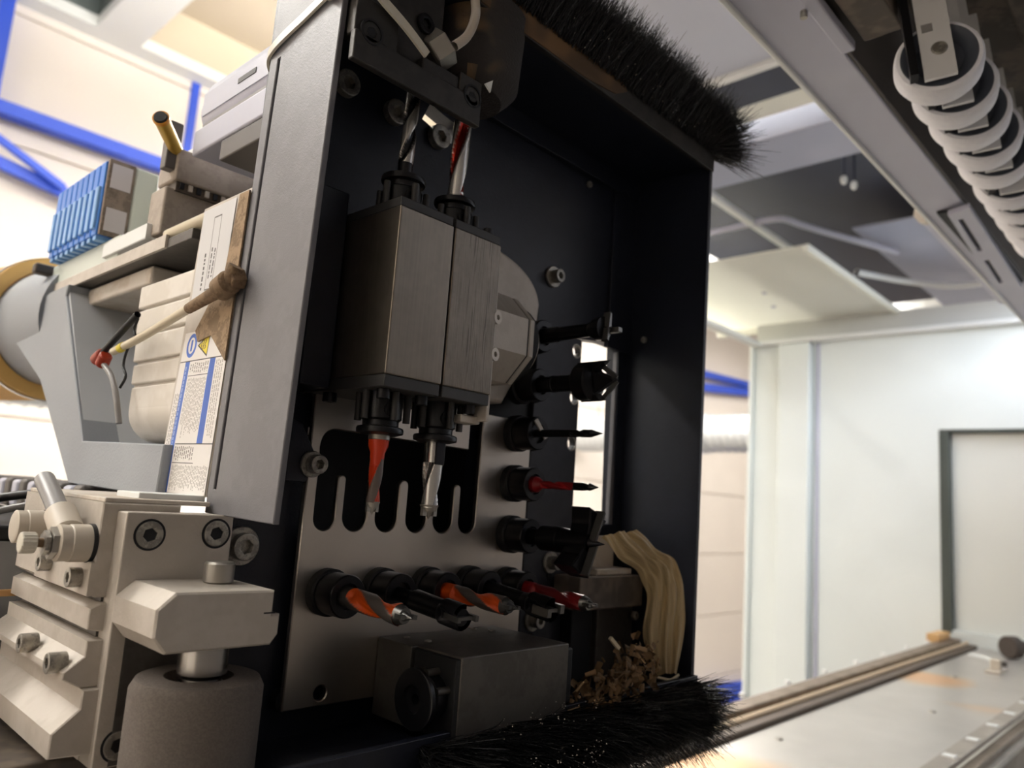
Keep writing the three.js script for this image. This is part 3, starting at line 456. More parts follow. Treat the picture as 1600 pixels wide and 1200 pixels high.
// ------------------------------------------------------------------ twin vertical spindle blocks
function makeBlock(x0, x1, label) {
  const xc = (x0 + x1) / 2, t = thing('spindle_block', label, 'spindle block', [xc, 101, 40]);
  part(t, 'block_body', bx(x0, x1, 101, 178, -2, 62, 0.7), x0 < -130 ? M.smoothBlock : M.brushed);
  part(t, 'end_plate', bx(x0 + 0.3, x1 - 0.3, 178, 182.5, 0, 61.4, 0.5), M.capGrey); part(t, 'end_plate', bx(x0 + 0.3, x1 - 0.3, 95.5, 101, 0, 61.4, 0.5), M.capGrey);
  return [t, xc];
}
function collet(t, x, y, s, r) {                          // chuck along s (+1 up, -1 down)
  const c = part(t, 'chuck', lathe([[0, 0], [r, 0], [r, 12], [r - 1.2, 13], [r - 1.2, 15.4], [r + 1, 16], [r + 1.4, 17], [r + 1.2, 18.6], [r * 0.8, 19.6], [r * 0.5, 19.6], [r * 0.5, 17], [0, 17]], [x, y, 40], [0, s, 0], 40), M.blackOx);
  part(c, 'set_screw', lathe([[0, -1], [1.8, -1], [1.8, 0.5], [3.6, 0.5], [3.6, -1]], [x - 1.5, y + s * 8, 40 + r - 0.2], [-0.1, 0, 1], 18), M.blackMatt);
  for (const a of [0.5, 1.7, 2.9, 4.2, 5.4]) part(c, 'chuck_pin', cyl([x + Math.cos(a) * (r + 2.2), y, 40 + Math.sin(a) * (r + 2.2)], [x + Math.cos(a) * (r + 2.2), y + s * 13, 40 + Math.sin(a) * (r + 2.2)], 1.7, 1.7, 14), M.capGrey);
}
const [blockA, xa] = makeBlock(-151, -118.6, 'left brushed metal block of the twin vertical spindles, with a scraped top edge');
const [blockB, xb] = makeBlock(-117.4, -86, 'right brushed metal block of the twin vertical spindles, with vertical scratches');
const XA = -134.5, XB = -100.5;
collet(blockA, XA, 95.5, -1, 9.6); collet(blockB, XB, 95.5, -1, 9.6); collet(blockA, XA, 182.5, 1, 9.6); collet(blockB, XB, 182.5, 1, 9.6);
for (const [t, x] of [[blockA, -145], [blockA, -123], [blockB, -92]]) part(t, 'plate_screw', capScrew([x, 95.5, 54], [0, -1, 0], 3, 4.5), M.blackOx);
part(blockA, 'plate_screw', capScrew([-145, 95.5, 12], [0, -1, 0], 3.4, 4.5), M.blackOx);
part(blockB, 'plate_screw', capScrew([-90.5, 182.5, 56], [0, 1, 0], 2.6, 4), M.blackOx);
part(blockB, 'side_rail', bx(-86, -83.8, 88, 172, 46, 60, 0.5), M.alu, 'thin bright side rail'); part(blockB, 'rail_hook', bx(-97, -84, 86.5, 90.5, 42, 54, 0.8), M.alu);
for (const y of [141, 122]) part(blockB, 'rail_eye', lathe([[1.4, 0], [3.4, 0], [3.4, 1.6], [1.4, 1.6], [1.4, 0]], [-84.4, y, 60], [0.2, 0, 1], 20), M.alu);
part(blockA, 'rear_mount', bx(-168, -152, 96, 192, -9, 22, 1), M.darkPaint);
{ const p = [XA, 76, 40], d = [-0.01, -1, 0.01], t = drill('drill_bit', 'orange red drill hanging down from the left spindle block', p);
  part(t, 'shank', place(cyl([0, 0, -3], [0, 0, 2.5], 5, 5, 26, 0.4), p, d), M.steelDull); part(t, 'neck', place(lathe([[4.8, 0], [4.6, 3], [3.4, 6], [3.2, 12]], [0, 0, 2.2], [0, 0, 1]), p, d), std({ color: C('#cf3a10'), roughness: 0.4 }));
  part(t, 'spiral_body', place(helix(3.3, 20, 0.32, 0.3, '#cf3a10', '#6a5f5a', { phase: 1.5, land: -0.2 }).translate(0, 0, 11), p, d), coatPaint); part(t, 'cutting_tip', place(spurTip(3, 5.5).translate(0, 0, 31), p, d), M.steelDull); }
{ const p = [XB, 76, 40], d = [-0.01, -1, 0.01], t = drill('drill_bit', 'bare steel drill with open flutes hanging from the right spindle block', p);
  part(t, 'shank', place(cyl([0, 0, -3], [0, 0, 10], 5, 5, 26), p, d), M.steel); part(t, 'shank_flat', place(merge([bx(-3, 3, 4.2, 5.3, -2, 11, 0.5)]), p, d), M.blackOx);
  part(t, 'spiral_body', place(helix(5, 24, 0.28, 0.5, '#8f8c88', '#cfcdc9', { phase: 1, taper: 0.86 }).translate(0, 0, 8), p, d), coatSteel); part(t, 'cutting_tip', place(spurTip(4.3, 6.5).translate(0, 0, 31), p, d), M.steelDull); }
{ const p = [XA, 202, 40], d = [0.02, 1, 0], t = drill('drill_bit', 'dark steel spiral drill standing up from the left spindle block', p);
  part(t, 'shank', place(cyl([0, 0, -3], [0, 0, 8], 3.6, 3.6, 24), p, d), M.blackOx); part(t, 'spiral_body', place(helix(3.8, 40, 0.9, 0.45, '#2a292b', '#c4c0bb', { phase: 0.5 }).translate(0, 0, 7), p, d), coatSteel); }
{ const p = [XB, 202, 40], d = [0.02, 1, 0], t = drill('drill_bit', 'steel drill with red flutes standing up from the right spindle block', p);
  part(t, 'shank', place(cyl([0, 0, -3], [0, 0, 4], 4.6, 4.6, 24), p, d), M.steel); part(t, 'spiral_body', place(helix(4.8, 42, 0.4, 0.45, '#9c2616', '#d2cfca', { phase: 2.4 }).translate(0, 0, 2), p, d), coatSteel); }

// ------------------------------------------------------------------ pale octagonal housing beside the blocks
{ const t = thing('gear_housing', 'pale eight sided cast housing right of the spindle blocks', 'housing', [-50, 142, 14]);
  const oct = (k, zc = 15, yc = 142, r = 27.5) => [...Array(8)].map((_, i) => { const a = PI / 8 + i * PI / 4; return [zc + k * r * Math.cos(a), yc + k * r * Math.sin(a)]; });
  part(t, 'housing_body', ext('x', oct(1), -84, -38, { bevel: 0.6 }), M.alu); part(t, 'gasket', ext('x', oct(0.985), -38, -37.2), M.blackMatt); part(t, 'end_cover', ext('x', oct(1.0), -37.2, -32.5, { bevel: 0.8 }), M.alu);
  part(t, 'bearing_ring', lathe([[0, 0], [23.4, 0], [23.4, 6], [22, 7], [0, 7]], [-32.5, 142, 15], [1, 0, 0], 48), M.blackMatt); part(t, 'bearing_flange', lathe([[0, 7], [19.6, 7], [20.2, 7.8], [20.2, 10], [0, 10.5]], [-32.5, 142, 15], [1, 0, 0], 48), M.alu);
  const s = new THREE.Shape(); s.moveTo(-90, 205); s.lineTo(-32, 202); s.quadraticCurveTo(4, 196, 8, 176); s.lineTo(6, 150); s.lineTo(-20, 108); s.lineTo(-90, 108); s.isShape = true;
  part(t, 'gear_case', ext('z', s, -8, 7, { bevel: 3, seg: 4 }), M.alu);
  const b = new THREE.Shape(); b.moveTo(-90, 216); b.lineTo(-38, 212); b.quadraticCurveTo(-22, 210, -16, 202); b.quadraticCurveTo(20, 196, 23, 178); b.lineTo(22, 100); b.lineTo(-90, 100); b.isShape = true;
  part(t, 'seal_plate', ext('z', b, -9, -7.5), M.blackMatt); }

// ------------------------------------------------------------------ horizontal spindle block at the bottom
{ const t = thing('horizontal_spindle_block', 'grey metal block with a black chuck facing left under the bottom row of drills', 'spindle block', [-50, -56, 30]);
  part(t, 'block_body', merge([bx(-93, -8, -62, -24, 0, 27, 0.8), bx(-89, -9, -62, -24, 26, 59.5, 0.8)]), M.aluDark);
  part(t, 'end_plate', bx(-91.5, -88.5, -62, -25, 28, 58.8, 0.5), M.blackMatt);
  const c = part(t, 'chuck', lathe([[0, 0], [10.5, 0], [10.5, 6], [9.4, 7], [9.4, 9], [13, 9.6], [13.8, 10.4], [13.8, 12.4], [12.6, 13.2], [6.5, 13.2], [6, 11.5], [2.5, 11], [2.5, 6], [0, 6]], [-91.5, -44, 44], [-1, 0, 0], 48), M.blackOx);
  for (const a of [0.4, 1.3, 2.2, 3.6]) part(c, 'chuck_pin', cyl([-91.5, -44 + 12 * Math.sin(a), 43 + 12 * Math.cos(a)], [-99, -44 + 12 * Math.sin(a), 43 + 12 * Math.cos(a)], 1.8, 1.8, 12), M.aluDark);
  for (const [x, z] of [[-82, 10], [-78, 22], [-30, 6], [-24, 14]]) part(t, 'plate_screw', capScrew([x, -24, z], [0, 1, 0], 1.8, 0.8), M.zinc);
  part(t, 'end_bolt', cyl([-9, -30, 50], [-2, -33, 50], 4, 4, 18, 0.6), M.blackOx); part(t, 'end_clamp', bx(-8.5, -3, -56, -27, 34, 58, 1.5), M.blackMatt); }

// ------------------------------------------------------------------ guide roller bracket, lower left
{ const t = thing('guide_roller_bracket', 'pale aluminium bracket block holding a guide roller at lower left', 'bracket', [-200, -60, 0]);
  part(t, 'back_plate', bx(-226, -180, -64, 35, -14, 0, 0.8), M.alu); part(t, 'shade_plate', bx(-220, -181, -63.5, -13, -0.4, 0.4, 0.2), M.aluDark, 'dark plate standing in for shade on the lower face'); part(t, 'spacer_plate', bx(-226, -184, -64, 34, -20, -14.5, 0.4), M.aluDusty);  // thin dark plate painted in for the shade of arm and roller
  part(t, 'arm_block', ext('z', [[-226, -8], [-226, 2], [-219.5, 8], [-179, 7.5], [-179, -2], [-175.5, -2], [-175.5, -10], [-178.5, -14], [-221, -14]], -0.5, 40, { bevel: 0.8 }), M.alu);
  for (const [x, y] of [[-216, 26], [-187.5, 27], [-217, -56]]) { const s = part(t, 'cap_screw', capScrew([x, y, -1.4], [0, 0, 1], 5.6, 2.2, 0.5), M.zinc); part(s, 'hex_socket', orient(ext('z', hexPts(2.75, 0.3), 0, 0.5), [x, y, -0.1], [0, 0, 1]), M.blackMatt); part(s, 'counterbore', lathe([[5.6, -0.6], [6.5, -0.6], [6.5, 0.3], [5.6, 0.3], [5.6, -0.6]], [x, y, 0], [0, 0, 1], 32), M.blackMatt); }
  part(t, 'arm_screw', cyl([-191, 7.5, 14], [-191, 16.5, 14], 6.2, 6.2, 36, 0.9), M.steelDull);
  part(t, 'arm_slit', bx(-183, -178, -1.6, -1, 39.6, 40.15), M.blackMatt); }
{ const t = thing('guide_roller', 'grey brown rubber guide roller on a bright steel shaft at the bottom left', 'roller', [-198, -76, 22]);
  part(t, 'roller_body', lathe([[0, 0], [23.5, 0], [25.2, 2], [25.2, 46], [23.4, 49.5], [22, 50], [13.2, 50], [12.6, 44], [0, 44]], [-198, -77, 22], [0, 1, 0], 64), M.rubber);
  part(t, 'shaft', lathe([[0, 0], [8, 0], [7.4, 3], [9.6, 5], [9.6, 17.5], [0, 17.5]], [-197, -31, 22], [0, 1, 0], 40), M.steel);
  part(t, 'shaft_collar', lathe([[0, 0], [11, 0], [8.6, 3.5], [0, 3.5]], [-197, -33, 22], [0, 1, 0], 36), M.blackOx); }
{ const t = thing('clamp_carriage', 'ribbed pale aluminium carriage block with four screws at the left picture edge', 'block', [-234, -58, -60]);
  part(t, 'upper_plate', ext('z', [[-232, 38], [-226, 38], [-200, 38], [-200, 0], [-230, 0], [-232, 1.5]], -117, -10, { bevel: 0.5 }), M.alu);
  part(t, 'screw_plate', bx(-233.5, -231, 0.5, 14, -80, -10, 0.4), M.alu);
  part(t, 'middle_bar', ext('z', [[-232, -4], [-228, -2], [-200, -2], [-200, -13], [-228, -13], [-232, -12]], -117, -8, { bevel: 0.4 }), M.alu);
  part(t, 'lower_bar', ext('z', [[-232, -16], [-200, -15], [-200, -34], [-232, -34], [-239, -30], [-239, -27.5], [-232, -22]], -117, -6, { bevel: 0.4 }), M.alu);
  part(t, 'foot_ledge', ext('z', [[-232, -34], [-200, -34], [-200, -60], [-241, -58], [-241, -49], [-232, -41]], -119, -3, { bevel: 0.5 }), M.alu);
  part(t, 'groove_core', bx(-227, -205, -56, 34, -115, -12), M.aluDark); part(t, 'dusty_top', bx(-231, -186, 38, 40, -116, -12, 0.6), M.aluDusty);
  part(t, 'top_strip', bx(-214, -184, 39.6, 42.5, -48, -22, 0.5), M.white);
  for (const [y, z, h] of [[9, -60, 5], [7, -20, 5]]) part(t, 'cap_screw', capScrew([-233.4, y, z], [-1, 0, 0], 4, h), M.zinc);
  for (const [y, z, h] of [[-24, -52, 7], [-25, -14, 7]]) part(t, 'cap_screw', capScrew([-236, y, z], [-1, 0, 0], 4, h), M.zinc); }
function flowValve(label, y, z, s) {
  const t = thing('air_fitting', label, 'air fitting', [-240, y, z], 'air fittings on the carriage'), X = u => -233 - u;
  part(t, 'valve_body', lathe([[0, 0], [7.4, 0], [7.6, 1], [7.6, 7.6], [7.2, 8], [7.4, 12], [6.4, 12.6], [0, 12.6]], [X(0), y, z], [-1, 0, 0], 40), M.beigePlastic); part(t, 'seal_ring', lathe([[0, -1], [7.9, -1], [7.9, 0.6], [0, 0.6]], [X(0), y, z], [-1, 0, 0], 36), M.blackMatt);
  if (!s) return t;
  part(t, 'hex_nut', lathe([[0, 12.6], [6.4, 12.6], [6.4, 14.8], [0, 14.8]], [X(0), y, z], [-1, 0, 0], 6), M.steelDull); part(t, 'lock_nut', lathe([[0, 15.2], [5, 15.2], [5, 17], [0, 17]], [X(0), y, z], [-1, 0, 0], 6), M.zinc);
  part(t, 'stem', cyl([X(16.5), y, z], [X(20), y, z], 1.8, 1.8, 18), M.hoseBrown);
  const kn = [...Array(36)].map((_, i) => { const a = i * PI / 18, r = 3.9 + (i % 2) * 0.3; return [r * Math.cos(a), r * Math.sin(a)]; });
  part(t, 'knob', orient(ext('z', kn, 0, 5.6, { bevel: 0.7, seg: 2 }), [X(19.5), y, z], [-1, 0, 0]), M.nylon);
  part(t, 'elbow_socket', cyl([X(7), y + 3, z - 4], [X(7), y + 11, z - 18], 6.4, 6.2, 32, 0.8), M.beigePlastic); part(t, 'air_tube', tube([[X(7), y + 8, z - 14], [X(7), y + 17, z - 31], [X(7), y + 24, z - 46]], 4.2, 20, 20), M.greyPlastic);
  return t;
}
flowValve('beige air flow valve with a ribbed knob and a grey tube, on the carriage', 21, -17, true);
flowValve('second beige air fitting cut off by the left picture edge', 23, -78, false);
{ const t = thing('machine_bed', 'dark machine bed with sawdust behind and below the carriage', 'machine bed', [-200, -90, -160]);
  part(t, 'bed_plate', bx(-420, -186, -78, -64, -400, -20, 2), M.machineBrown); part(t, 'bed_side', bx(-186, -180, -75, 16, -420, -22, 1), M.blackMatt); part(t, 'bed_top', bx(-400, -182, 12, 20, -420, -128, 2), M.blackMatt); }
part(thing('wood_strip', 'thin pale wooden strip behind the carriage at the left picture edge', 'strip', [-230, -12, -120]), 'strip_body', beam([-330, -14, -125], [-225, -12, -118], 3, 3), M.wood);
{ const t = thing('sawdust_heap', 'brown heap of sawdust in the lower left picture corner', 'sawdust', [-240, -66, -70]); t.userData.kind = 'stuff';
  const g = new THREE.SphereGeometry(1, 48, 24, 0, 2 * PI, 0, PI / 2), P = g.attributes.position; for (let i = 0; i < P.count; i++) { const k = 1 + 0.12 * Math.sin(P.getX(i) * 9 + P.getZ(i) * 5) + rr(-0.03, 0.03); P.setXYZ(i, P.getX(i) * 45 * k - 290, P.getY(i) * 10 * k - 66, P.getZ(i) * 80 * k - 70); }
  g.computeVertexNormals(); const m = part(t, 'sawdust', g, M.dust); m.userData.kind = 'stuff'; }
{ const t = thing('cable_chain', 'grey ribbed cable chain and loose cables behind the air fittings', 'cable chain', [-190, 40, -300]);
  for (let i = 0; i < 15; i++) part(t, 'chain_link', bx(-196, -150, 22, 42 - (i % 2), -420 + i * 18, -420 + i * 18 + 14, 3), i % 2 ? M.lightGrey : M.coverDark);
  part(t, 'cable', tube([[-260, 20, -190], [-235, 33, -150], [-215, 37, -130], [-190, 34, -118]], 2.4, 40, 10), M.blackOx); part(t, 'cable', tube([[-250, 15, -190], [-228, 28, -150], [-205, 34, -128]], 2, 40, 10), M.greyPlastic); }

// ------------------------------------------------------------------ upper guide roller bracket
{ const t = thing('upper_roller_bracket', 'dark machined bracket bar across the top of the hood', 'bracket', [-145, 236, 54]);
  part(t, 'bracket_bar', bx(-181.6, -104, 236, 250, 54, 58, 0.8), M.barDark);
  part(t, 'screw_pad', bx(-181.6, -158, 249, 268, 51, 57, 0.8), M.barDark); part(t, 'middle_pad', bx(-142, -119, 249, 257, 51, 56.4, 0.8), M.barDark); part(t, 'screw_pad', bx(-119, -104, 244, 260, 51, 57.4, 0.8), M.barDark);
  part(t, 'bracket_body', bx(-181, -128, 250, 300, 45, 52, 1.5), M.barDark);
  for (const [x, y] of [[-173, 252], [-110.5, 250]]) { const s = part(t, 'cap_screw', capScrew([x, y, 56.4], [0, 0, 1], 5, 1.6, 0.5), M.barDark); part(s, 'hex_socket', orient(ext('z', hexPts(2.4, 0.3), 0, 0.5), [x, y, 57.3], [0, 0, 1]), M.blackMatt); part(s, 'counterbore', lathe([[5, -0.4], [6, -0.4], [6, 1.3], [5, 1.3], [5, -0.4]], [x, y, 57], [0, 0, 1], 30), M.blackMatt); }
  part(t, 'lock_nut', orient(ext('z', hexPts(9.5, 0.2), 0, 10, { bevel: 0.6 }), [-133, 264, 50], [0.5, 0.6, 0.5]), M.steelDull);
  part(t, 'side_screw', capScrew([-140, 276, 50], [0, 0, 1], 5, 4), M.blackOx); }
{ const t = thing('upper_guide_roller', 'dark dust covered guide roller at the top of the hood', 'roller', [-92, 268, 42]);
  part(t, 'roller_body', lathe([[0, 0], [18, 0], [24, 7], [26, 10], [26, 50], [0, 50]], [-94, 262, 36], [0.08, 1, 0], 56), M.dustRubber);
  part(t, 'rim_band', tube([[-113, 306, 56], [-114, 292, 59], [-119, 278, 60], [-127, 268, 60]], 2.4, 30, 10), M.aluDusty, 'tan dusty band'); part(t, 'chip', ext('z', [[0, 0], [4, -3], [5, 4]], 0, 1).translate(-107, 257, 62), M.white); }
{ const t = thing('cable_tie', 'white plastic cable tie pulled over the top corner of the grey side wall', 'cable tie', [-180, 262, 40]);
  const strap = (pts, w) => { const c = new THREE.CatmullRomCurve3(pts.map(p => new V3(...p))), n = 40, g = []; for (let i = 0; i < n; i++) g.push(beam(c.getPoint(i / n).toArray(), c.getPoint((i + 1.03) / n).toArray(), 1.4, w)); return merge(g); };
  part(t, 'strap', strap([[-172, 256, -26], [-184, 260.5, -15], [-186.4, 262.5, -6], [-186.4, 268.5, 24], [-187, 271.5, 44]], 4.6), M.nylon); part(t, 'strap_tail', strap([[-187.5, 271.5, 44], [-186, 272, 54], [-178, 271, 59.6], [-167, 267, 60], [-155, 262, 60], [-143, 255.5, 60]], 4.4), M.nylon);
  part(t, 'lock_head', bx(-190, -185, 267, 276, 40, 51, 1.5), M.nylon); }

// ------------------------------------------------------------------ drive and pneumatics left of the hood
{ const t = thing('ribbed_motor', 'pale ribbed motor housing behind the warning label', 'motor', [-160, 85, -90]);
  const ys = [163, 147.5, 131.5, 114.5, 101, 86]; // ribs along z
  for (let i = 0; i < 5; i++) part(t, 'cooling_rib', bx(-181, -140, ys[i + 1] + 0.8, ys[i] - 0.8, -149 + 2 * i, -30, 1.2), M.ribCast);
  part(t, 'housing_core', bx(-178.5, -120, 78, 164, -146, -28, 3), M.ribCast); part(t, 'lower_shell', cyl([-163, 87, -141], [-163, 87, -30], 18, 18, 36, 1), M.ribCast); }
function labelTex(w, h, draw) { const c = document.createElement('canvas'); c.width = w; c.height = h; const x = c.getContext('2d'); draw(x); const t = new THREE.CanvasTexture(c); t.colorSpace = THREE.SRGBColorSpace; t.anisotropy = 4; return t; }
const micro = (x, x0, y0, w, h, step, dark) => { x.fillStyle = dark; for (let u = x0; u < x0 + w; u += step) { let v = y0 + rr(0, 6); const end = y0 + h * rr(0.75, 1); while (v < end) { const l = rr(4, 16); x.fillRect(u, v, step * 0.45, Math.min(l, end - v)); v += l + rr(2, 5); } } };
const warn = labelTex(300, 500, x => {                     // the label runs sideways: its columns of small print stand upright
  x.fillStyle = '#e6e2de'; x.fillRect(0, 0, 300, 500);
  x.strokeStyle = '#3c66c0'; x.lineWidth = 12; x.beginPath(); x.ellipse(60, 44, 28, 32, 0, 0, 7); x.stroke(); x.fillStyle = '#3c66c0'; x.fillRect(54, 26, 12, 36);
  x.fillStyle = '#e8d234'; for (const [a, b, s] of [[150, 48, 42], [256, 44, 38]]) { x.strokeStyle = '#22201c'; x.lineWidth = 4; x.beginPath(); x.moveTo(a - s, b); x.lineTo(a + s * 0.6, b - s * 0.85); x.lineTo(a + s * 0.6, b + s * 0.85); x.closePath(); x.fill(); x.stroke(); }
  x.strokeStyle = '#22201c'; x.lineWidth = 3; for (let k = 0; k < 3; k++) { x.beginPath(); for (let s = 0; s <= 10; s++) x.lineTo(130 + k * 12 + 4 * Math.sin(s), 34 + s * 2.8); x.stroke(); }
  x.fillStyle = '#33312e'; x.fillRect(0, 92, 300, 3); x.fillStyle = '#3f66bd'; x.fillRect(40, 95, 30, 405); x.fillStyle = '#3f66bd'; x.fillRect(206, 95, 34, 255);
  x.fillStyle = '#33312e'; x.fillRect(74, 140, 132, 2); x.fillRect(74, 350, 226, 3); x.fillRect(74, 408, 130, 2);
  micro(x, 80, 100, 120, 36, 14, '#8b867f'); micro(x, 80, 148, 122, 190, 9, '#a09a93'); micro(x, 248, 100, 44, 240, 11, '#a9a39c'); micro(x, 80, 356, 120, 48, 12, '#77726c'); micro(x, 80, 414, 210, 80, 9, '#a09a93'); micro(x, 8, 190, 26, 280, 12, '#9a958e'); micro(x, 46, 110, 16, 330, 18, '#9db2dc');
  x.fillStyle = '#33312e'; x.fillRect(0, 468, 36, 3); x.strokeStyle = '#33312e'; x.lineWidth = 5; x.strokeRect(8, 476, 16, 18);
});
const plateTex = labelTex(256, 256, x => { x.fillStyle = '#d2d1d1'; x.fillRect(0, 0, 256, 256); x.strokeStyle = '#55514d'; x.lineWidth = 3; x.strokeRect(100, 30, 56, 190); micro(x, 112, 110, 16, 100, 18, '#2c2a28'); micro(x, 136, 110, 14, 90, 18, '#2c2a28'); micro(x, 60, 120, 22, 116, 24, '#2c2a28'); });
function decal(g) { g.userData.keepUV = true; return g; }
{ const t = thing('label_plate', 'pale cover plate with a blue and white warning label next to the grey side wall', 'cover plate', [-192, 42, -30]);
  part(t, 'plate_body', ext('x', [[-76, 42], [-20, 42], [-12, 192], [-64, 192]], -185, -180, { bevel: 0.4 }), M.alu);
  const q = (pts, m, n) => { const g = new THREE.BufferGeometry(); g.setAttribute('position', new THREE.Float32BufferAttribute(pts.flatMap(p => [-185.4, p[1], p[0]]), 3)); g.setAttribute('uv', new THREE.Float32BufferAttribute([0, 0, 1, 0, 1, 1, 0, 1], 2)); g.setIndex([0, 1, 2, 0, 2, 3]); g.computeVertexNormals(); return part(t, n, decal(g), m); };
  q([[-75, 42.5], [-20.5, 42.5], [-15.5, 124], [-65, 124]], std({ map: warn, roughness: 0.5 }), 'warning_label'); q([[-64, 138], [-30, 138], [-27, 190], [-63, 190]], std({ map: plateTex, roughness: 0.5 }), 'type_label');
  part(t, 'dust_film', ext('x', [[-34, 120], [-16, 106], [-12.5, 190], [-22, 190], [-28, 150], [-52, 124], [-48, 118]], -186.4, -185.5), M.dust, 'brown sawdust film'); }
{ const t = thing('air_hose', 'cream air hose running from the red fitting to a dusty brown elbow', 'hose', [-192, 114, -60]);
  part(t, 'hose', tube([[-192, 120, -146], [-192, 125, -105], [-192, 134, -50], [-192, 139, -18]], 2.3, 40, 16), M.hoseCream); part(t, 'dusty_sleeve', cyl([-192, 134, -50], [-192, 140, -12], 2.6, 3.6, 24), M.hoseBrown);
  part(t, 'elbow', merge([cyl([-192, 139, -18], [-192, 142, -8], 5.8, 5.8, 28, 1), cyl([-193, 143, -9], [-186, 145, -9], 5.2, 5.2, 6, 0.5), cyl([-192, 142, -10], [-191, 149, -6], 3.6, 3.6, 20)]), M.hoseBrown); part(t, 'hose_mark', cyl([-192, 121, -136], [-192, 122, -130], 2.6, 2.6, 18), std({ color: C('#d8c52c'), roughness: 0.4 })); }
{ const t = thing('red_fitting', 'red push-in air fitting with a black and a grey hose', 'air fitting', [-205, 112, -128]);
  part(t, 'fitting_body', merge([cyl([-192, 117, -173], [-192, 120, -163], 3.8, 3.8, 24, 0.8), cyl([-192, 113, -163], [-192, 119, -157], 3.8, 3.8, 24, 0.8)]), M.redFitting); part(t, 'hose', tube([[-192, 119, -168], [-192, 129, -143], [-192, 139, -117]], 1.9, 24, 12), M.blackMatt); part(t, 'hose', tube([[-192, 113, -158], [-191, 104, -144], [-190, 92, -136], [-188, 78, -132]], 1.7, 30, 12), M.greyPlastic);
  part(t, 'thin_cable', tube([[-191, 137, -118], [-191, 131, -122], [-191, 127, -119], [-191, 119, -128], [-191, 111, -130], [-191, 104, -124], [-191, 98, -130]], 0.8, 40, 8), M.blackMatt); }
{ const t = thing('extraction_box', 'folded grey sheet metal extraction box at the left', 'box', [-178, 42, -180]);
  part(t, 'front_frame', ext('x', [[-298, 178], [-400, 166], [-400, 158], [-290, 112], [-196, 42], [-64, 40], [-62, 66], [-182, 68], [-262, 170], [-260, 178]], -190, -168, { bevel: 0.6 }), M.sheetGrey); part(t, 'inner_wall', ext('x', [[-268, 177], [-264, 177], [-181, 66], [-185, 64]], -188, -84), std({ map: tint('#c2c6ca', '#cdd1d4', nBig, 0.2), roughness: 0.4 }));  // inner wall coloured paler to stand in for light falling on it
  part(t, 'inner_floor', bx(-186, -84, 62, 66, -187, -64, 0.6), M.sheetGrey); part(t, 'inner_back', bx(-86, -82, 62, 178, -266, -64, 0.6), M.sheetGrey); part(t, 'duct_neck', cyl([-142, 166, -312], [-147, 172, -428], 51, 51, 48), M.sheetGrey); }
{ const t = thing('yellow_hose', 'ribbed yellow extraction hose at the left picture edge', 'hose', [-165, 165, -430]), pr = [[51.5, 4], [52, 0]]; for (let s = 0; s < 200; s += 9) pr.push([57, s], [63, s + 2], [63, s + 5], [57, s + 7]); pr.push([55, 200], [51.5, 200]);
  part(t, 'hose_wall', lathe(pr, [-147, 172, -425], [-0.12, 0.02, -1], 56), M.hoseYellow); part(t, 'hose_clamp', lathe([[63.2, 0], [64, 0], [64, 6], [63.2, 6]], [-148, 172, -432], [-0.12, 0.02, -1], 56), M.steel); }
{ const t = thing('valve_shelf', 'dusty aluminium shelf carrying the blue valves', 'shelf', [-150, 178, -150]);
  part(t, 'shelf_plate', bx(-184, -100, 179, 185, -312, -78, 0.6), M.aluDark); part(t, 'shelf_edge', bx(-185.5, -183.5, 179, 187, -312, -110, 0.4), M.alu); part(t, 'cream_tube', cyl([-181, 189, -118], [-181, 189, -16], 3.4, 3.4, 18), M.hoseCream); part(t, 'underside_rail', bx(-176, -110, 166, 178, -296, -150, 2), M.aluDusty); }
{ // blue valves: one thing per cartridge
  const v0 = thing('valve_cartridge', 'blue valve cartridge nearest the two pale stickers on the valve row', 'valve', [-190, 210, -226], 'blue valve cartridges in a row');
  part(v0, 'cartridge_body', bx(-191, -172, 206, 258, -225.5, -216, 1), M.blue); part(v0, 'cartridge_cover', bx(-193, -188, 210, 240, -224, -217.5, 1), M.blueLight); part(v0, 'cartridge_foot', bx(-190, -160, 203, 207, -224, -218, 0.6), M.blueLight);
  ['second', 'third', 'fourth', 'fifth', 'sixth', 'seventh', 'eighth', 'last'].forEach((w, i) => { const c = v0.clone(); c.name = numbered('valve_cartridge'); c.userData = { ...v0.userData, label: `${w} blue valve cartridge counted away from the two pale stickers` }; c.position.z -= (i + 1) * 11.4 * MM; scene.add(c); }); }
{ const t = thing('valve_manifold', 'white manifold base under and beside the blue valve cartridges', 'manifold', [-165, 190, -220]);
  part(t, 'end_block', bx(-190, -173, 206, 259, -215.5, -212, 0.6), M.brownCap); part(t, 'sticker', bx(-188, -175, 239, 256, -212, -211.4), M.sticker); part(t, 'sticker', bx(-188, -175, 209, 225, -212, -211.4), M.sticker);
  part(t, 'clear_manifold', bx(-173, -157, 196, 259, -322, -212, 2), M.clearWhite); part(t, 'base_strip', bx(-184, -138, 186, 203, -326, -190, 1), M.clearWhite); part(t, 'end_clip', bx(-196, -170, 196, 204, -336, -326, 2), M.machineBrown); part(t, 'side_plate', ext('y', [[-186, -212], [-160, -212], [-140, -140], [-186, -140]], 190, 200, { bevel: 0.5 }), M.white); part(t, 'upright_plate', bx(-157, -150, 200, 266, -212, -150, 1), M.white); }
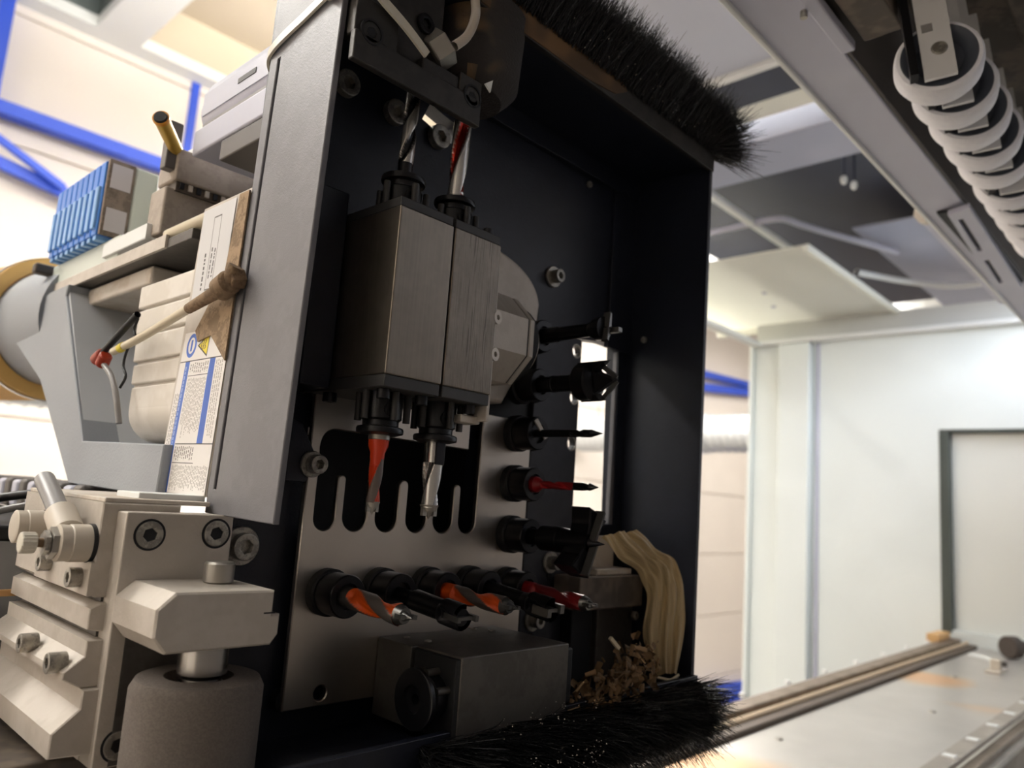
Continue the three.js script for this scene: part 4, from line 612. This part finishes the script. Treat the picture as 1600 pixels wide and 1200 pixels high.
{ const t = thing('bus_module', 'beige electrical module block with a dark connector strip right of the valves', 'module', [-165, 200, -125]);
  part(t, 'module_body', bx(-183, -130, 192, 222, -150, -128, 1.5), M.module); part(t, 'module_top', bx(-180, -128, 226, 246, -150, -124, 1.5), M.module); part(t, 'connector_strip', bx(-178, -128, 220, 227, -148, -126, 0.5), M.machineBrown);
  for (let i = 0; i < 9; i++) part(t, 'connector_pin', bx(-176 + i * 5.2, -173.4 + i * 5.2, 221.5, 225.5, -126, -124.6, 0.2), i % 2 ? M.aluDusty : M.blackMatt);
  part(t, 'bracket', bx(-186, -178, 232, 262, -134, -126, 1), M.coverDark); for (const [x, y] of [[-160, 196], [-148, 200], [-168, 190]]) part(t, 'plug', bx(x, x + 9, y - 8, y + 3, -128, -116, 1.5), M.machineBrown); part(t, 'plug_block', bx(-150, -132, 190, 206, -128, -118, 1), M.blackMatt); part(t, 'white_plug', bx(-124, -112, 214, 240, -134, -112, 2), M.white); }
{ const t = thing('sensor_plug', 'yellow sensor plug with a black tip sticking up behind the module', 'sensor', [-185, 250, -130]);
  const d = [-19, 6, 22], b = [-180, 245, -128], at = k => [b[0] + d[0] * k, b[1] + d[1] * k, b[2] + d[2] * k];
  part(t, 'plug_sleeve', cyl(at(0), at(1), 4, 4.4, 28), std({ color: C('#c9a54c'), metalness: 0.5, roughness: 0.35 })); part(t, 'plug_tip', cyl(at(1), at(1.05), 4, 3.4, 28), M.blackMatt); part(t, 'plug_ring', lathe([[3.6, 0], [4.7, 0], [4.7, 2], [3.6, 2]], at(0.94), d, 28), std({ color: C('#d8932a'), roughness: 0.4 })); part(t, 'plug_nut', cyl(at(-0.15), at(0.12), 3, 3, 6), M.steel); part(t, 'plug_stem', cyl(at(-0.6), at(-0.1), 2, 2, 14), M.coverDark); }
{ const t = thing('pneumatic_cylinder', 'pale grooved aluminium pneumatic cylinder behind the top of the grey wall', 'cylinder', [-160, 236, -60]);
  part(t, 'profile_upper', ext('z', [[-176, 276], [-172, 284], [-150, 290], [-130, 290], [-130, 262], [-176, 262]], -108, -20, { bevel: 0.6 }), M.lightGrey); part(t, 'profile_round', cyl([-160, 266, -110], [-160, 266, -20], 16, 16, 36, 1), M.lightGrey); part(t, 'profile_lower', bx(-177, -136, 238, 254, -112, -20, 1.4), M.lightGrey);
  part(t, 'profile_groove', bx(-174, -150, 254, 262, -109, -20), M.greyPlastic); part(t, 'foot_plate', bx(-176, -136, 226, 238, -76, -20, 1), M.coverDark, 'brown grey underside plate'); part(t, 'print_mark', bx(-176.4, -175.8, 268, 271, -64, -44), M.capGrey); }

// ------------------------------------------------------------------ film-wrapped bracket, chips, brushes
{ const t = thing('wrapped_bracket', 'dark bracket box in the lower right corner of the hood', 'bracket', [85, -50, 10]);
  part(t, 'box_body', bx(46, 118, -16, 5, 0, 22, 1.2), M.machineBrown); part(t, 'box_top', bx(72, 112, 5, 9, -4, 16, 0.8), M.aluDusty); part(t, 'stand_plate', bx(84, 126, -66, -16, 2, 9, 0.8), M.aluDark); part(t, 'stand_post', bx(60, 82, -66, -16, -4, 6, 0.8), M.blackMatt); part(t, 'back_plate', bx(70, 112, 8, 30, -6, 0, 0.6), M.aluDusty); part(t, 'eye_bolt', lathe([[1.6, 0], [3.6, 0], [3.6, 2], [1.6, 2], [1.6, 0]], [78, 18, 2], [0, 0, 1], 20), M.zinc); part(t, 'side_screw', capScrew([122, -24, 12], [0, 0, 1], 3, 3), M.zinc); }
{ const t = thing('plastic_wrap', 'wrinkled yellowed plastic film hanging over the dark bracket', 'plastic film', [110, -20, 40]);
  const Lp = new THREE.CatmullRomCurve3([[52, 31, 32], [72, 18, 32], [96, 7, 33], [103, -6, 35], [101, -35, 36], [108, -58, 40]].map(p => new V3(...p))), Rp = new THREE.CatmullRomCurve3([[82, 36.5, 38], [98, 27, 44], [112, 18, 49], [122, 5, 50], [126, -18, 51], [119, -56, 51]].map(p => new V3(...p)));
  const nu = 30, nv = 70, pos = [], idx = []; for (let j = 0; j <= nv; j++) { const a = Lp.getPoint(j / nv), b = Rp.getPoint(j / nv); for (let i = 0; i <= nu; i++) { const s = i / nu, p = a.clone().lerp(b, s), w = 2.2 * Math.sin(s * 15 + Math.sin(j * 0.11) * 2) + 1.5 * Math.sin(s * 33 + j * 0.2) + 1.6 * Math.sin(j * 0.33 + s * 6) + 5 * Math.sin(s * PI); p.z += w * 0.5; p.x += -w * 0.4; p.y += w * 0.3; pos.push(p.x, p.y, p.z); } }
  for (let j = 0; j < nv; j++) for (let i = 0; i < nu; i++) { const a = j * (nu + 1) + i, b = a + nu + 1; idx.push(a, b, a + 1, b, b + 1, a + 1); }
  const g = new THREE.BufferGeometry(); g.setAttribute('position', new THREE.Float32BufferAttribute(pos, 3)); g.setIndex(idx); g.computeVertexNormals(); g.setAttribute('uv', new THREE.Float32BufferAttribute([...Array((nu + 1) * (nv + 1))].flatMap((_, k) => [(k % (nu + 1)) / nu * 0.03, Math.floor(k / (nu + 1)) / nv * 0.1]), 2)); g.userData.keepUV = true;
  part(t, 'film_sheet', g, M.film); part(t, 'film_hem', tube([[106, -58, 44], [113, -59, 50], [119, -56, 52]], 1, 16, 8), M.hoseCream); }
{ const t = thing('wood_chips', 'clump of brown curled wood chips caught in the lower brush', 'wood chips', [35, -55, 58]); t.userData.kind = 'stuff';
  const L = []; for (let i = 0; i < 380; i++) { const u = rnd(), x = mix(2, 68, u) + rr(-6, 6), y = mix(-58, -36, u) + rr(-12, 9) - (rnd() < 0.2 ? 8 : 0), z = 60 + rr(-10, 10), s = rr(1.2, 3.6); const g = new THREE.CylinderGeometry(s, s * rr(0.6, 1), s * rr(1, 3.2), 6, 1, true, 0, rr(0.8, 2)); g.rotateX(rr(0, 6)).rotateY(rr(0, 6)).rotateZ(rr(0, 6)).translate(x, y, z); const n = g.attributes.position.count, k = rr(0.35, 1.1), c = new Float32Array(n * 3); for (let j = 0; j < n; j++) c.set([0.3 * k, 0.185 * k, 0.09 * k], j * 3); g.setAttribute('color', new THREE.BufferAttribute(c, 3)); L.push(g); }
  const m = part(t, 'chips', L, std({ vertexColors: true, roughness: 0.9, side: THREE.DoubleSide })); m.userData.kind = 'stuff'; part(t, 'pale_chip', beam([28, -24, 60], [34, -30, 62], 2.4, 2), M.hoseCream); }
const hair = (() => { const n = 5, pos = [], idx = []; for (let j = 0; j <= n; j++) for (let i = 0; i < 3; i++) { const z = j / n, r = 0.34 * (1 - 0.75 * z), a = i * 2 * PI / 3; pos.push(r * Math.cos(a), r * Math.sin(a) + 0.1 * z * z * 30, z * 30); } for (let j = 0; j < n; j++) for (let i = 0; i < 3; i++) { const a = j * 3 + i, b = j * 3 + (i + 1) % 3; idx.push(a, b, a + 3, b, b + 3, a + 3); } const g = new THREE.BufferGeometry(); g.setAttribute('position', new THREE.Float32BufferAttribute(pos, 3)); g.setIndex(idx); g.computeVertexNormals(); g.setAttribute('uv', new THREE.Float32BufferAttribute(new Float32Array(pos.length / 3 * 2), 2)); return g.scale(MM, MM, MM); })();
function brush(label, p, n, root, dir, holderGeom, flecks) {
  const t = thing('brush_strip', label, 'brush', p); part(t, 'brush_holder', holderGeom, M.blackMatt);
  const im = new THREE.InstancedMesh(hair, M.bristle, n); im.name = 'bristles'; im.userData.kind = 'stuff'; const m = new THREE.Matrix4(), q = new THREE.Quaternion(), q2 = new THREE.Quaternion(), s = new V3();
  for (let i = 0; i < n; i++) { const r = root(i), d = dir(r), L = d.length() / 30; q.setFromUnitVectors(ZAX, d.clone().normalize()); q2.setFromAxisAngle(ZAX, rr(0, 2 * PI)); q.multiply(q2); s.set(1, 1, L); m.compose(new V3((r[0] - p[0]) * MM, (r[1] - p[1]) * MM, (r[2] - p[2]) * MM), q, s); im.setMatrixAt(i, m); }
  im.castShadow = im.receiveShadow = true; t.add(im);
  if (flecks) { const L = []; for (let i = 0; i < 110; i++) { const [x, y, z] = flecks(i); L.push(new THREE.TetrahedronGeometry(rr(0.2, 0.55)).rotateX(rr(0, 6)).rotateY(rr(0, 6)).translate(x, y, z)); } part(t, 'dust_flecks', L, M.aluDusty, 'pale flecks of sawdust').userData.kind = 'stuff'; }
  return t;
}
{ let tx = 0, ty = 0, tl = 1;
  brush('black bristle brush along the upper right edge of the hood', [20, 318, 56], 11000, i => { if (i % 14 === 0) { tx = rr(-0.22, 0.22); ty = rr(-0.2, 0.2); tl = rr(0.72, 1.12); } return [i < 1000 ? rr(116, 134) : rr(-120, 134), rr(314, 323), rr(50, 62)]; }, r => { const e = sst(110, 134, r[0]) * rr(-0.2, 1.6); return new V3(tx + rr(-0.12, 0.12) + e * 0.9, 0.86 + ty + rr(-0.15, 0.15) - e * 0.75, 0.55 + rr(-0.2, 0.25)).normalize().multiplyScalar(tl * rr(25, 37) * (e > 0.9 && rnd() < 0.25 ? 1.4 : 1)); }, bx(-180, 134, 310, 322, 44, 56, 1), i => { const x = rr(-60, 120); return [x, rr(312, 332), rr(63, 72)]; }); }
{ let tx = 0, ty = 0, tl = 1;
  brush('black bristle brush along the lower edge of the hood', [0, -62, 58], 12000, i => { if (i % 14 === 0) { tx = rr(-0.26, 0.26); ty = rr(-0.3, 0.3); tl = rr(0.7, 1.2); } return [i < 1500 ? rr(96, 131) : rr(-110, 106), rr(-76, -60), rr(54, 62)]; }, r => { const e = sst(92, 122, r[0]) * rr(-0.2, 1); return new V3(tx + rr(-0.14, 0.14) + e * 0.55, -0.3 + ty + rr(-0.55, 0.5), 0.85).normalize().multiplyScalar(tl * rr(24, 38) * (r[0] > 108 ? 0.72 : 1)); }, bx(-112, 134, -74, -62, 44, 56, 1), i => i % 2 ? [rr(-80, -10), rr(-56, -50) + rr(-4, 4), rr(70, 86)] : [rr(-75, -20), rr(-72, -62), rr(92, 97)]); }

renderer.render(scene, camera);
